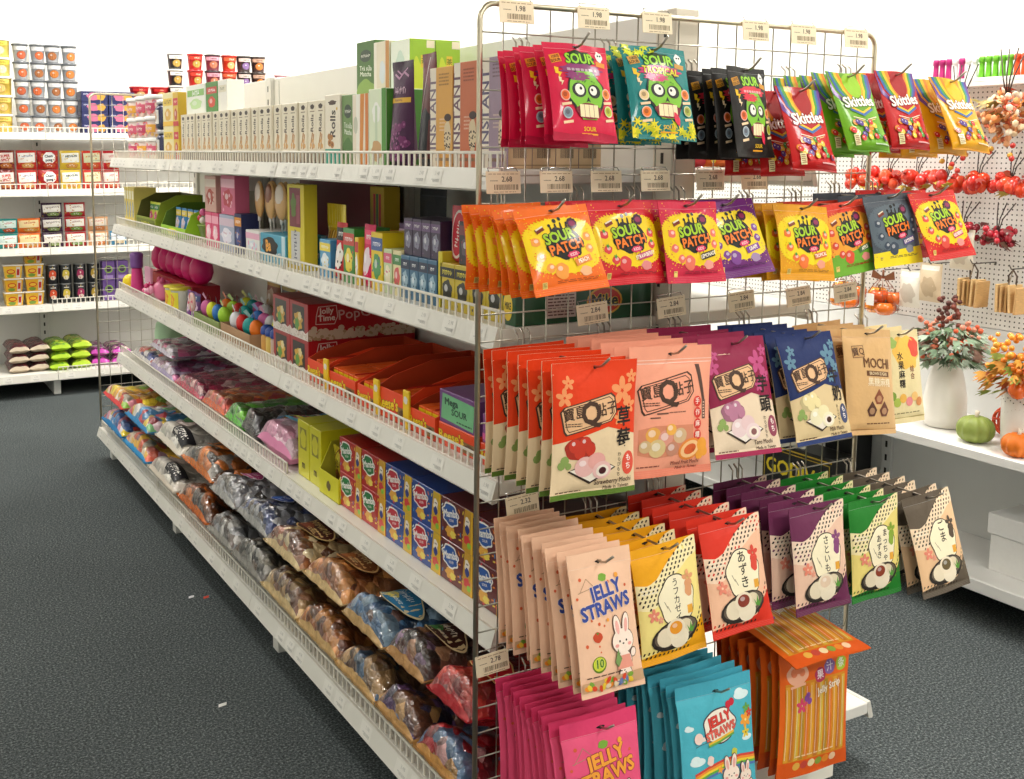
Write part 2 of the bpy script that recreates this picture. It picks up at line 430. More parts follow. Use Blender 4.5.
# ================================================================ bag artwork (centimetres)
def zombie(bg,dark,hair,title,tcol,trop=False):
    p=Pr(13,17,bg)
    if trop:
        q=random.Random(5)
        for k in range(26): p.star((q.random()-.5)*12.5,.4+q.random()*2.6*(1 if k%2 else .6),1.1,.35,6,'E8D820' if k%3 else 'C8C81A',q.random()*60)
        for k in range(9): p.star(-6+q.random()*6,15.2+q.random()*1.6,1.0,.4,6,'D8E030',q.random()*60)
    else: p.polys([[(-6.5,0),(6.5,0),(6.5,1.2),(2,1.6),(-3,1.1),(-6.5,1.5)]],mix(bg,dark,.35))
    # bolts, badges, stamps
    for x,y,s in((-4.6,11.6,1),(-4.3,10.1,.7)): p.poly([(x-.7*s,y+1*s),(x+.1*s,y+.8*s),(x,y+.1*s),(x+.7*s,y),(x-.2*s,y-1.2*s),(x,y-.3*s),(x-.6*s,y-.2*s)],'F4C21E' if s==1 else 'F6D9B0')
    p.rect(-4.7,14.1,2.1,1.5,mix(bg,'F4A81E',.75),12).text('100%',-4.7,14.4,.75,dark,12).text('SOUR',-4.7,13.7,.75,dark,12)
    p.blob(4.6,15,.75,1.0,'F6F2EA',.1,4,3).dots([(4.4,15.2,.18),(4.9,15.2,.18)],'1A1414').rect(4.6,13.5,2,.9,mix(bg,'F4A81E',.7),-8)
    # title
    p.blob(.2,14.3,3.1,1.5,'1F3A10',.12,7,8)
    p.text('SOUR',.2,14.2,2.5,'9AD62C',2,.035,('16260C',.03),.92)
    p.blob(.2,12.2,4.3,1.1,hair,.14,9,4)
    # skull
    p.blob(.5,8.1,4.0,4.2,'14160E',.07,6,1)
    p.blob(.5,8.3,3.6,3.8,'7FC02A',.06,6,1)
    p.poly([(-1.3,5.9),(2.5,5.9),(2.2,3.6),(-.9,3.5)],'6DB022')
    p.blob(-.9,11.0,2.4,.75,hair,.2,8,6)
    if title: p.text(title,.2,12.2,1.75,tcol,-2,.03,('24101C',.03),.92)
    else: p.lines(.2,12.2,6.2,1.0,1,mix(hair,'FFFFFF',.35),4)
    q=random.Random(4)
    p.dots([(.5+(q.random()-.5)*5,9.9+q.random()*1.6,.14) for _ in range(16)],'4E8A18',6)
    p.ell(-1.0,8.6,1.5,1.3,'1A1A12').ell(2.2,8.5,1.35,1.2,'1A1A12')
    p.ell(-.9,8.7,1.0,.98,'F4F0E2').ell(2.0,8.6,.8,.8,'F4F0E2').dots([(-.65,8.9,.3),(1.75,8.75,.26)],'1A1414')
    p.poly([(.2,6.5),(.75,7.5),(1.2,6.5),(.7,6.75)],'14160E')
    p.blob(.6,5.0,2.7,1.4,'7A1424',.06,5,2)
    p.polys([[(x,4.0),(x+.92,3.95),(x+.95,6.1),(x+.03,6.1)] for x in(-1.35,-.35,.65,1.65)],'F6E2B4')
    if trop or dark=='0C0C0C': p.blob(2.3,3.6,.55,1.2,'E0284A',.08,4,3,r=18)
    # fruit stickers
    for i,(x,y) in enumerate(((-4,7.6),(-3.8,4.6),(4.9,8.2),(5,5.2))):
        c=('E8641E','7C8C9A','F08020','B8C020')[i] if not trop else ('E8C890','F07A1E','F07A1E','A8B040')[i]
        p.ell(x,y,.95,1.0,mix(c,'FFFFFF',.35)).ell(x,y,.75,.8,c).ell(x-.1,y+.1,.4,.42,mix(c,'400808',.5)).rect(x+.1,y-1.5,1.9,.45,'F2CFA6',8)
    p.text('SOUR',.6,2.0,1.0,'F4C21E',0,.02).rect(.6,1.2,3.4,.25,'F4A81E')
    return p
def spk(border,field,flav,fcol,fruit,kind=0,W=14.5,H=14.5):
    p=Pr(W,H,border)
    f=mix(border,field,.55)
    p.specks(110,lambda x,y:abs(abs(x)-W*.42)<.6 or abs(y-H*.83)<.5 or abs(y-H*.22)<.6,field,(.05,.13),3)
    p.burst(0,H*.53,W*.53,H*.325,field,.05,120,2)
    p.specks(120,lambda x,y:.7<((x/(W*.43))**4+((y-H*.53)/(H*.34))**4)<1.0,border,(.04,.11),5)
    if kind==2: p.polys([[(-W/2,0),(W/2,0),(W/2,H*.24),(-W/2,H*.2)]],'F2D81E')
    if kind==3: p.burst(W*.1,H*.12,W*.7,H*.2,'6CA82A',.06,60,4)
    # ink splat with lettering
    p.blob(.2,H*.55,3.9,2.7,'15120E',.1,7,3)
    q=random.Random(2)
    p.polys([[(x-.35,H*.66),(x+.3,H*.66),(x+.2,H*.74+d),(x+.05,H*.755+d),(x-.15,H*.74+d)] for x,d in((-1.7,.1),(-.6,.55),(.5,.7),(1.6,.3))],'15120E')
    p.dots([(-1.8,H*.77,.3),(-.5,H*.82,.4),(.6,H*.84,.35),(1.8,H*.78,.28)],'15120E')
    p.polys([[(x-.25,H*.45),(x+.25,H*.45),(x,H*.33)] for x in(1.0,2.0,.1)],'15120E')
    p.text('SOUR',-.5,H*.63,2.5,'A4C81E',8,.04,('15120E',.05),.98)
    p.text('PATCH',.4,H*.5,2.3,'F07A1C',8,.035,('15120E',.05),.98)
    p.blob(1.3,H*.405,1.25,.55,'D8305A',.1,6,3,r=8).text('KIDS',1.3,H*.405,.72,'F8D0D8',8,.02)
    # badge, sticker, fruit
    p.blob(2.9,H*.77,1.05,1.0,'3A0E2A',.08,9,1).ell(2.9,H*.77,.7,.5,'8A1A4E')
    p.rect(-3.9,H*.73,1.8,.8,'7A2A12',20).rect(-3.9,H*.75,1.6,.25,'E8D8C0',20)
    for i,(x,y) in enumerate(((-5.3,.6),(-5.0,.42),(5.3,.6),(5.2,.46),(-3.6,.29))):
        p.blob(x,H*y,.85,.75,fruit,.08,4,i).ell(x+.15,H*y+.15,.4,.3,mix(fruit,'FFFFFF',.4))
        if kind==1: p.star(x,H*y+.6,.5,.2,5,'3C9A3A')
    p.blob(-1.6,H*.24,1.3,1.35,fruit,.08,4,2).ell(-1.9,H*.27,.5,.4,mix(fruit,'FFFFFF',.3))
    p.blob(3.2,H*.21,1.2,.8,mix(fruit,'FFFFFF',.2),.1,5,6)
    p.rect(3.1,H*.33,3.6,1.15,fcol,12).text(flav,3.1,H*.33,.95,'FFF4E0',12,.025,None,.8)
    p.rect(-W*.36,H*.11,.9,1.0,'E8C86A').lines(-W*.36,H*.11,.7,.8,4,'6A4A20')
    p.lines(1.4,H*.125,8.5,.5,2,mix(border,'200808',.6),4)
    return p
def skit(bg,arch,name='Skittles'):
    p=Pr(12,16.5,bg)
    W=12;H=16.5
    for i,c in enumerate(('6A3A8C','3C6AA8','4C9A3C','E8C01E','F08A1E')):
        d=i*.75
        p.poly([(-6,H),(-6+d*.9,H),(-5.2+d,12.2),(-3.3+d*.6,9.8),(-3.9+d*.5,9.4),(-5.9+d*.2,11.5),(-6,12.5)][0:7],c) if i==0 else p.line([(-5.7+d,H),(-5.1+d,12.6),(-2.9+d*.7,9.9)],.8,c)
        p.line([(5.7-d,H),(5.2-d,12.8),(3.0-d*.7,10.0)],.8,c)
    p.blob(0,13.6,2.4,2.7,arch,.03,3,1)
    p.polys([[(-4.5,9.3),(4.3,10.2),(3.4,9.2),(-.2,7.2),(-3.6,8.5)]],mix(bg,'000000',.12))
    p.line([(-3,8.2),(0,7.1),(3.2,8.6)],.5,'3C6AA8').line([(-2.6,8.6),(0,7.6),(2.8,8.9)],.4,'E8C01E')
    p.text(name,.1,10.0,3.1,'FFF6EE',6,.03,(mix(bg,'300404',.6),.05),1.0)
    p.line([(-3.2,6.6),(0,6.0),(3.6,6.9)],.18,'F8E0C8').line([(-2.6,6.1),(0,5.6),(3.0,6.4)],.16,'F8C880')
    q=random.Random(9)
    for c in('F0901E','4C9A3C','E8C83C','5A3A8A','D8302A' if bg!='C8141E' else 'F4A83C'):
        L=[(-4.6+q.random()*9.4,2.0+q.random()*3.9,.62) for _ in range(5)]
        p.dots(L,c,12); p.dots([(x-.12,y+.15,.16) for x,y,_ in L],mix(c,'FFFFFF',.55),8)
    p.rect(-4.3,1.7,1.2,2.2,'EADFA8').lines(-4.3,1.7,.9,1.8,5,'8A3A20').rect(2.6,1.0,4.5,.3,mix(bg,'FFFFFF',.35))
    return p
def qlogo(p,cx,cy,s,ink='4A3326',pl='E8B98C'):
    r=8
    pts=[(-3.1,-1.1),(-2.9,-1.45),(2.4,-1.1),(3.2,-.4),(3.2,1.1),(2.8,1.5),(-2.7,1.2),(-3.2,.8)]
    pts=[(cx+rot2(x*s,y*s,R(r))[0],cy+rot2(x*s,y*s,R(r))[1]) for x,y in pts]
    p.poly(pts,ink); p.poly([(cx+(x-cx)*.95,cy+(y-cy)*.92) for x,y in pts],pl)
    p.outl([(cx+(x-cx)*.88,cy+(y-cy)*.8) for x,y in pts],.08*s,ink)
    p.text('寶島',cx-1.75*s,cy+.1*s,1.25*s,ink,r,.015).text('Q',cx+.1*s,cy+.05*s,2.9*s,ink,r,.03).text('點子',cx+1.9*s,cy+.35*s,1.3*s,ink,r,.015)
    p.lines(cx-1.9*s,cy-.85*s,1.8*s,.4*s,2,ink,3)
def qmochi(top,low,seal,han,flo,fruit,name,cut=.45,W=17,H=22):
    p=Pr(W,H,low)
    h=H*cut
    p.poly([(-W/2,h-.8),(-3,h+.3),(2,h+1.5),(W/2,h-.2),(W/2,H),(-W/2,H)],top)
    for x,y,s in((5.2,17,2.4),(6.8,14.6,1.5),(-6.5,16.5,1.6),(-5.6,18.8,1.2),(7.3,19.2,1.2),(4.4,12.6,1.2)): p.flower(x,y,s,mix(top,flo,.6),5)
    qlogo(p,-1.7,13.6,1.75)
    p.vtext(han,5.5,12.6,3.4,'241C18',.02,1.05)
    # fruit and sweet on a tray
    c=fruit[0]
    p.blob(-3.6,8.2,2.9,1.9,mix(c,'400408',.35),.06,5,1)
    p.dots([(-4.6,8.7,1.15),(-2.6,9.0,1.2),(-3.6,7.6,1.1),(-1.5,8.0,1.0)],c,14).dots([(-4.9,9.1,.35),(-2.9,9.4,.35)],mix(c,'FFFFFF',.5),8)
    p.dots([(-6.4,6.4,.8),(-7,5.6,.7),(-5.7,5.5,.6)],'8CA45A',8)
    p.poly([(-5.8,4.6),(-1.2,2.2),(3.9,4.6),(1.2,6.0),(-1,6.3)],'3A2A22').poly([(-5.4,4.7),(-1.1,2.6),(3.5,4.7),(.9,5.9)],mix(low,'FFFFFF',.5))
    p.ell(-2.5,5.2,2.0,1.7,mix(fruit[1],'FFFFFF',.15)).ell(-.2,6.0,1.8,1.4,fruit[1]).ell(-3,5.8,.7,.5,mix(fruit[1],'FFFFFF',.5))
    p.ell(1.0,4.4,1.9,1.5,mix(fruit[1],'FFFFFF',.2)).ell(1.1,4.3,1.3,1.0,'F4E6D8').ell(1.1,4.3,.75,.6,fruit[2])
    p.ell(6.8,5.0,1.4,2.0,mix(top,'FFFFFF',.05)).vtext('もち',6.8,5.8,1.3,'FFF4EC',.015)
    p.vtext('わらびもち',4.7,6.6,.8,'4A3A30',.01)
    p.text(name,3.6,2.3,1.15,'4A3024',0,.012,None,.92).text('Made in Taiwan',4.4,1.25,.85,'4A3024',0,.01).lines(-5,1.2,5,.5,1,'6A5040',3)
    p.rect(0,.45,W,.9,seal)
    return p
def salmon():
    p=Pr(18.5,23,'F2A184')
    W=18.5
    p.rect(0,20.6,W,.14,'FBD0BC').rect(0,20.0,W,.14,'FBD0BC')
    qlogo(p,-1.7,14.7,2.0,'4A3326','F2A184')
    p.poly([(5.3,19.6),(6.3,19.6),(7.6,13.2),(6.9,13.2)],'5A4036').rect(7.3,11.5,.9,3.4,'6A4E42').lines(7.3,11.5,.5,3,6,'F2C8B0',3)
    for i,ch in enumerate('手作麻糬'): p.ell(5.6,13.0-i*2.0,.98,.98,'D83A2E').text(ch,5.6,13.0-i*2.0,1.2,'FCE6DA',0,.012)
    p.rect(-3,11.3,2.6,.28,'6A4A3C').rect(-4.6,10.6,2.2,.24,'6A4A3C').lines(.5,11.4,4,.4,1,'8A5A48',2)
    p.poly([(-8,4.2),(-8,8.6),(-4.5,9.2),(4.5,9.0),(4.5,4.0),(-4,3.4)],'D98A6A')
    for x,y,r,c in((-5,7.6,1.6,'E8A850'),(-2.2,6.9,1.7,'E09A86'),(1.2,7.2,1.6,'D8B48A'),(-1,8.4,1.2,'F0B050'),(-4,5.2,1.9,'D8BE86'),(-.5,4.9,1.5,'C88A70'),(-6.6,5.6,1.3,'D0B080')):
        p.ell(x,y,r,r*.86,c).ell(x-.3,y+.3,r*.5,r*.4,mix(c,'FFFFFF',.35))
    p.ell(3.8,4.6,2.8,1.9,'E88A3A',15).ell(3.8,4.6,2.3,1.5,'F6C48A',15).ell(3.8,4.6,1.5,.9,'D8602E',15)
    p.dots([(6.8,5.2,1.3),(6.2,3.4,.9),(7.4,3.9,.9)],'F0A23A',12)
    p.text('Mixed Fruit Mochi',2.8,2.3,1.0,'8A4030',0,.012,None,.9).text('Made in Taiwan',3.4,1.35,.8,'8A4030',0,.01).lines(-5.5,2,5,.5,1,'8A4A3A',3)
    return p
def wagashi(bg,panel,kana,bean,accent,fillc,ink='332820'):
    W,H=15,20.5
    p=Pr(W,H,bg)
    K=[(-7.5,14.0),(-5,13.6),(-3,14.4),(-1,16.0),(1,17.4),(3,18.4),(5,19.6),(7.5,20.4)]
    def edge(x):
        for (a,ya),(b_,yb) in zip(K,K[1:]):
            if x<=b_: return ya+(yb-ya)*(x-a)/(b_-a)
        return 20.3
    pts=[(x,edge(x)) for x in [i*.75-7.5 for i in range(21)]]
    p.poly([(-7.5,1.6),(-3,2.2),(0,1.6),(3.5,2.6),(5,4.6),(7.5,6.6)]+pts[::-1],panel)
    band=[(x,edge(x)) for x in [i*.75-7.5 for i in range(21)]]
    p.poly([(x,y+.4) for x,y in band]+[(x,y-2.8-(1.2 if x<-1 else 0)) for x,y in band[::-1]],mix(panel,'FFF4DC',.45))
    inb=lambda x,y:(edge(x)-2.6-(1.2 if x<-1 else 0)<y<edge(x)+.5) and y<H-.5
    p.checks(inb,.95,'2E241C',accent if accent!='F0A01E' else None,3)
    low=lambda x,y:(x>3.4 and 2.6+(x-3.4)*.55<y<5.2+(x-3.4)*.75) or (x<=3.4 and 1.5<y<3.0-(.6 if x>-2 else 0))
    p.checks(low,.95,'2E241C',accent if accent!='F0A01E' else None,5)
    p.lines(-4.9,13.0,3.6,1.2,2,'F6EAD2',6)
    # plaque
    p.blob(1.0,10.4,4.35,4.5,'3A2E26',.06,5,2).blob(1.0,10.4,4.15,4.3,'F7EBC9',.06,5,2)
    if '/' in kana:
        a_,b_=kana.split('/'); p.vtext(a_,1.9,13.2,1.65,ink,.012,1.0).vtext(b_,-.1,12.2,1.65,ink,.012,1.0)
    else: p.vtext(kana,1.0,13.3 if len(kana)<=3 else 13.4,2.3 if len(kana)<=3 else 1.55 if len(kana)>4 else 1.8,ink,.012,.98)
    p.line([(-2.0,10.6),(-1.4,9.4)],.12,'8A7A62').line([(-1.4,9.8),(-.8,8.6)],.12,'8A7A62').rect(3.9,8.2,1.3,1.5,'E8A83C')
    p.flower(4.2,13.6,1.5,bean,5).blob(4.0,11.7,.9,1.3,bean,.1,4,2)
    p.flower(-4.6,8.7,1.3,'E88A72',5,'F6C8A8').flower(-3.2,7.7,.7,'EBA088',5)
    # plate and dumplings
    p.ell(0,4.6,5.6,2.6,'2E2722',8).ell(.1,4.8,5.1,2.1,'6A5C4E',8)
    p.ell(-2.4,4.4,2.0,1.7,'EADBBE').ell(2.2,5.4,1.8,1.4,'E4D4B4').ell(.8,3.7,2.2,1.8,'F0E2C8').ell(.0,5.5,2.2,1.8,'EEDFC4')
    p.ell(.0,5.7,1.5,1.15,fillc).ell(-.3,6.1,.6,.4,mix(fillc,'FFFFFF',.3))
    p.polys([[(3.2,4.4),(3.6,6.2),(4.0,4.5)],[(3.4,4.3),(4.9,5.6),(4.0,4.0)],[(3.2,4.2),(2.6,5.6),(3.6,4.3)]],'5C9A3C')
    return p
def rabbit(p,cx,cy,s,dress,ink='5A3A30',fur='FBE6D6'):
    for k,(c,gw) in enumerate(((ink,.14),(fur,0))):
        p.ell(cx-.75*s,cy+2.3*s,.55*s+gw,1.25*s+gw,c,8).ell(cx+.7*s,cy+2.4*s,.55*s+gw,1.25*s+gw,c,-10)
        p.ell(cx,cy+.6*s,1.75*s+gw,1.4*s+gw,c).ell(cx,cy-1.7*s,1.15*s+gw,1.2*s+gw,c).ell(cx-.5*s,cy-3*s,.42*s+gw,.5*s+gw,c).ell(cx+.5*s,cy-3*s,.42*s+gw,.5*s+gw,c)
        p.ell(cx+1.5*s,cy-.9*s,.38*s+gw,.5*s+gw,c,-30)
    p.ell(cx-.75*s,cy+2.2*s,.28*s,.8*s,'F2B0A6',8).ell(cx+.7*s,cy+2.3*s,.28*s,.8*s,'F2B0A6',-10)
    p.poly([(cx-.9*s,cy-1*s),(cx+.9*s,cy-1*s),(cx+1.25*s,cy-2.5*s),(cx-1.25*s,cy-2.5*s)],dress)
    p.dots([(cx-.55*s,cy+.6*s,.14*s),(cx+.55*s,cy+.6*s,.14*s)],'2A1A16',8).ell(cx,cy+.3*s,.16*s,.1*s,'2A1A16',n=8).ell(cx-1.05*s,cy+.15*s,.32*s,.2*s,'F2A59A',n=10).ell(cx+1.05*s,cy+.15*s,.32*s,.2*s,'F2A59A',n=10)
def straws(bg,c1,c2,dress,win,W=13,H=21.5):
    p=Pr(W,H,bg)
    q=random.Random(6)
    p.dots([(-4.6,17.6,.3),(-5.6,14.8,.25),(-2,16.2,.22),(1,16.6,.28),(3,16.9,.2),(4.6,15.6,.25),(-3.4,11.3,.22),(-2,10.6,.28),(-4.8,7.6,.3),(-1,10.2,.2),(-2.4,7.3,.18),(-2.2,6.4,.15)],'D8603A',8)
    p.blob(0,17.4,.85,.6,'7AA83C',.08,4,2).outl([(-5,15.6),(-3.4,17.6),(-2,16.2),(-5.3,15.6)],.1,'B08A70')
    p.text('JELLY',.3,15.4,2.9,c1,8,.045,(c2,.03),.95).text('STRAWS',-.1,12.9,2.9,c1,8,.045,(c2,.03),.95)
    p.blob(-2.6,8.7,.95,.8,'C84A2A',.06,4,3).polys([[(-2.9,9.4),(-2.3,9.4),(-2.6,9.0)]],'5C8A3C').dots([(2.9,17.4,.4),(-.2,11.0,.28)],'F0A23C')
    p.ell(-2.7,4.6,1.45,1.25,'5C7A1E').ell(-2.7,4.7,1.25,1.05,'C8D03C').text('10',-2.7,4.7,1.8,'4A7A1C',0,.03,('F4F0B0',.02))
    rabbit(p,2.6,6.6,1.35,dress)
    p.polys([[(.5,4.4),(1.3,6.4),(1.6,5.4),(2.0,4.8),(1.2,3.6)]],'7C9A5A')
    p.lines(-1.5,2.95,8,.35,1,'4A342C',3)
    # window with sweets
    p.poly([(-6.3,.9),(6.3,.9),(6.3,2.6),(-6.3,2.3)],win)
    for k in range(26):
        c=('E8C23C','D84A2A','7CA43C','E88A2A','6A7CB0','EAD0B0')[k%6]; x=-5.7+11.4*q.random(); y=1.1+1.1*q.random()
        p.ell(x,y,.6,.38,c,q.random()*180,8)
    return p
def bluejelly():
    W,H=18,24
    p=Pr(W,H,'4FB4C6')
    for x,y,s in((6.2,20.2,1.3),(-5.6,10.5,1.2),(7,12.5,.9),(-7,16.5,.7)): p.ell(x,y,1.5*s,.62*s,'DDF0F0').ell(x-.4*s,y+.35*s,.9*s,.6*s,'DDF0F0')
    p.polys([[(-5.5+2*a,13.8+.6*b) for a,b in((0,0),(1,.2),(1.2,1.2),(.3,1.6))]],'F4E0D8')
    p.blob(.2,15.9,4.1,3.2,'4A2A3A',.06,5,4).blob(.2,15.9,3.85,2.95,'F6ECDC',.06,5,4)
    p.text('JELLY',.2,17.0,2.5,'E0463A',10,.04,('7A1A2A',.03),.95).text('STRAWS',.3,14.9,2.05,'E86A5A',10,.04,('7A1A2A',.03),.95)
    p.line([(-2.8,13.2),(0,13.6),(3.4,14.4)],.4,'E8B83C').line([(-2.8,12.8),(0,13.2),(3.4,14)],.4,'6AA84A')
    p.dots([(2.6,19.2,.7),(3.5,19.5,.7)],'C8283A',10)
    p.flower(6.9,15.6,1.5,'F0A23C',6,'F6E08A').flower(7.3,17.6,1.0,'6AA84A',5).flower(6.7,13.4,1.0,'E8C83C',5,'8A6A1E').flower(8.0,16.7,.9,'D8483A',5)
    for i,c in enumerate(('D8483A','F0903C','F2D03C','6AB44A','5A78B8')):
        p.line([(-6.2,8.3-i*.42),(-3,9.1-i*.42),(1,9.7-i*.42),(5,9.7-i*.42),(9,9.1-i*.42)],.46,c)
    p.star(-.3,8.2,.9,.4,5,'F0A23C').blob(-2.6,10.2,.8,.9,'F4D8CC',.1,4,2).blob(3.4,10.6,.7,.7,'C8C84A',.1,4,2)
    rabbit(p,2.2,6.2,1.15,'E86A5A'); rabbit(p,5.8,5.4,.85,'D8384A'); rabbit(p,-2.4,3.0,1.0,'6A5AA0')
    p.line([(-6,13.2),(-4.5,13.5),(-2.8,13.6)],.12,'4A6A70').ell(-5.2,14.6,1.0,1.0,'F6D8CC')
    return p
def orangejelly():
    W,H=20,25
    p=Pr(W,H,'E8681A')
    p.rect(0,11,17.5,17,'D88A22')
    q=random.Random(3)
    for k in range(13):
        x=-8.2+k*1.37; c=('E2A032','C8782A','D8B040','B88A2A','E07A24')[k%5]
        p.poly([(x-.5,3.5),(x+.5,3.5),(x+.5,18.5),(x-.5,18.5)],c).rect(x-.2,11,.16,14,mix(c,'FFFFFF',.35))
    p.poly([(-10,19.0),(10,19.0),(10,25),(-10,25)],'E8641A')
    p.polys([[(-10,0),(10,0),(10,3.0),(-10,3.4)]],'E05A18')
    p.blob(-5.4,20.6,2.9,2.2,'F2B494',.06,4,3).dots([(-6.4,21,.9),(-5.2,21.6,.9),(-4.2,20.9,.8)],'E8845A',10).rect(-5.4,18.4,4.2,.5,'F2B494',6)
    for x,y,c,ch in((1.0,19.6,'B83A5A','果'),(3.8,20.8,'8A6AA8','汁'),(7.4,20.9,'A8C03C','条')): p.blob(x,y,1.6,1.5,c,.06,5,2).text(ch,x,y,2.0,mix(c,'FFFFFF',.7),6,.02)
    p.text('Jelly Strip',3.6,16.9,1.9,'F8E6CC',10,.03,('8A3A3A',.02),.95)
    p.flower(-4.4,14.3,1.6,'D8486A',5).dots([(-3.0,15.6,.7),(-2.2,15.0,.7),(-2.6,16.2,.6)],'8A4A9A',10)
    p.lines(0,4.2,11,.6,1,'F2D0A0',4)
    for i,c in enumerate(('E8B04A','C8483A','F2D8A8','8AA03C','E88A2A','F0C8A0')): p.ell(-5+i*2.1,2.2,1.0,.8,c)
    p.rect(7.2,23.4,3.2,.9,'F4D8B0').lines(7.2,23.4,2.8,.6,2,'7A3A1A')
    return p
def beige():
    W,H=15,22; p=Pr(W,H,'D7AC74')
    p.rect(-3.9,17.2,3.4,2.6,'C79A64').text('寶Q',-3.9,17.2,1.9,'5A3A22',8,.015).outl([(-5.5,16),(-2.4,16.2),(-2.3,18.6),(-5.5,18.4)],.12,'6A4A30')
    p.text('MOCHI',1.2,14.7,2.9,'6E4526',-3,.02,None,.9).rect(1.4,12.6,7.4,1.1,'6E4526',-3).text('BROWN SUGAR',1.4,12.6,.95,'EBD2A6',-3,.015,None,.85).text('黑糖麻糬',1.6,10.7,1.9,'F0DDB8',-3,.015)
    for x,y,c in((1.2,7.6,'8A4A2E'),(-.9,5.1,'5A3424'),(2.9,5.0,'6E3C26')): p.poly([(x,y+1.9),(x+1.5,y),(x+.8,y-1.3),(x-.8,y-1.3),(x-1.5,y)],c).ell(x,y-.2,.8,.7,mix(c,'E0B080',.45))
    p.lines(1.4,2.3,7,.5,1,'6E4526',4).rect(0,1.1,14.4,.2,'C0925A')
    return p
def cream():
    W,H=13,20; p=Pr(W,H,'E8D6A2')
    p.blob(1.2,15.2,4.2,3.6,'F0BE54',.12,6,3).blob(4.0,16.2,1.8,2.2,'E0503A',.1,5,2).blob(-3,17.5,1.6,1.2,'9AB45A',.1,5,4)
    p.vtext('水果麻糬',-1.2,14.4,1.9,'241C18',.02).vtext('综合',2.2,11.5,1.5,'7A2A20',.015)
    for x,y,c in((-3,4.6,'A8B84A'),(-1.2,5.4,'E8B04A'),(.8,4.6,'E88A8A'),(2.6,5.6,'F0C070'),(4.2,4.4,'D88A4A'),(-4.4,6,'7A9A3A')): p.ell(x,y,1.1,1.0,c)
    p.lines(0,2.2,9,.4,1,'7A6A3A',4).rect(0,1.2,12.6,.2,'C8B070')
    return p
# ================================================================ the room
XW,XE,YS,YN,ZC=-3.4,2.42,-4.2,5.5,2.95
g=G(); cbox(g,(XW-.1,YS-.1,-.1),(XE+.1,YN+.1,0),'45494B','carpet' if 'carpet' in MATS else 'paper',.001)
def carpet():
    m=bpy.data.materials.new('carpet'); m.use_nodes=True; nt=m.node_tree; N=nt.nodes; L=nt.links; p=N['Principled BSDF']
    tc=N.new('ShaderNodeTexCoord'); a=N.new('ShaderNodeTexNoise'); a.inputs['Scale'].default_value=160; a.inputs['Detail'].default_value=4; a.inputs['Roughness'].default_value=.75
    b=N.new('ShaderNodeTexNoise'); b.inputs['Scale'].default_value=1.6; b.inputs['Detail'].default_value=3
    L.new(tc.outputs['Object'],a.inputs['Vector']); L.new(tc.outputs['Object'],b.inputs['Vector'])
    cr=N.new('ShaderNodeValToRGB'); e=cr.color_ramp.elements; e[0].position=.36; e[0].color=lin('262B2D'); e[1].position=.68; e[1].color=lin('8A9190')
    k=cr.color_ramp.elements.new(.52); k.color=lin('4B5152')
    L.new(a.outputs['Fac'],cr.inputs[0])
    mr=N.new('ShaderNodeMapRange'); mr.inputs['To Min'].default_value=.8; mr.inputs['To Max'].default_value=1.2; L.new(b.outputs['Fac'],mr.inputs['Value'])
    v=N.new('ShaderNodeVectorMath'); v.operation='MULTIPLY'; L.new(cr.outputs[0],v.inputs[0]); L.new(mr.outputs[0],v.inputs[1]); L.new(v.outputs[0],p.inputs['Base Color'])
    p.inputs['Roughness'].default_value=.95; p.inputs['Specular IOR Level'].default_value=.15
    bp=N.new('ShaderNodeBump'); bp.inputs['Strength'].default_value=.6; bp.inputs['Distance'].default_value=.004; L.new(a.outputs['Fac'],bp.inputs['Height']); L.new(bp.outputs[0],p.inputs['Normal'])
    MATS['carpet']=m
carpet()
g.m=['carpet']*len(g.m); struct('floor',g)
WALL='EDEFEA'
g=G(); cbox(g,(XW-.1,YN,0),(XE+.1,YN+.1,ZC),WALL,'paper',.001); struct('wall_back',g)
g=G(); cbox(g,(XE,YS,0),(XE+.1,YN,ZC),WALL,'paper',.001); struct('wall_right',g)
g=G(); cbox(g,(XW-.1,YS,0),(XW,YN,ZC),WALL,'paper',.001); struct('wall_left',g)
g=G(); cbox(g,(XW-.1,YS-.1,0),(XE+.1,YS,ZC),WALL,'paper',.001); struct('wall_front',g)
g=G(); cbox(g,(XW-.1,YS-.1,ZC),(XE+.1,YN+.1,ZC+.1),'F2F2EE','paper',.001); struct('ceiling',g)

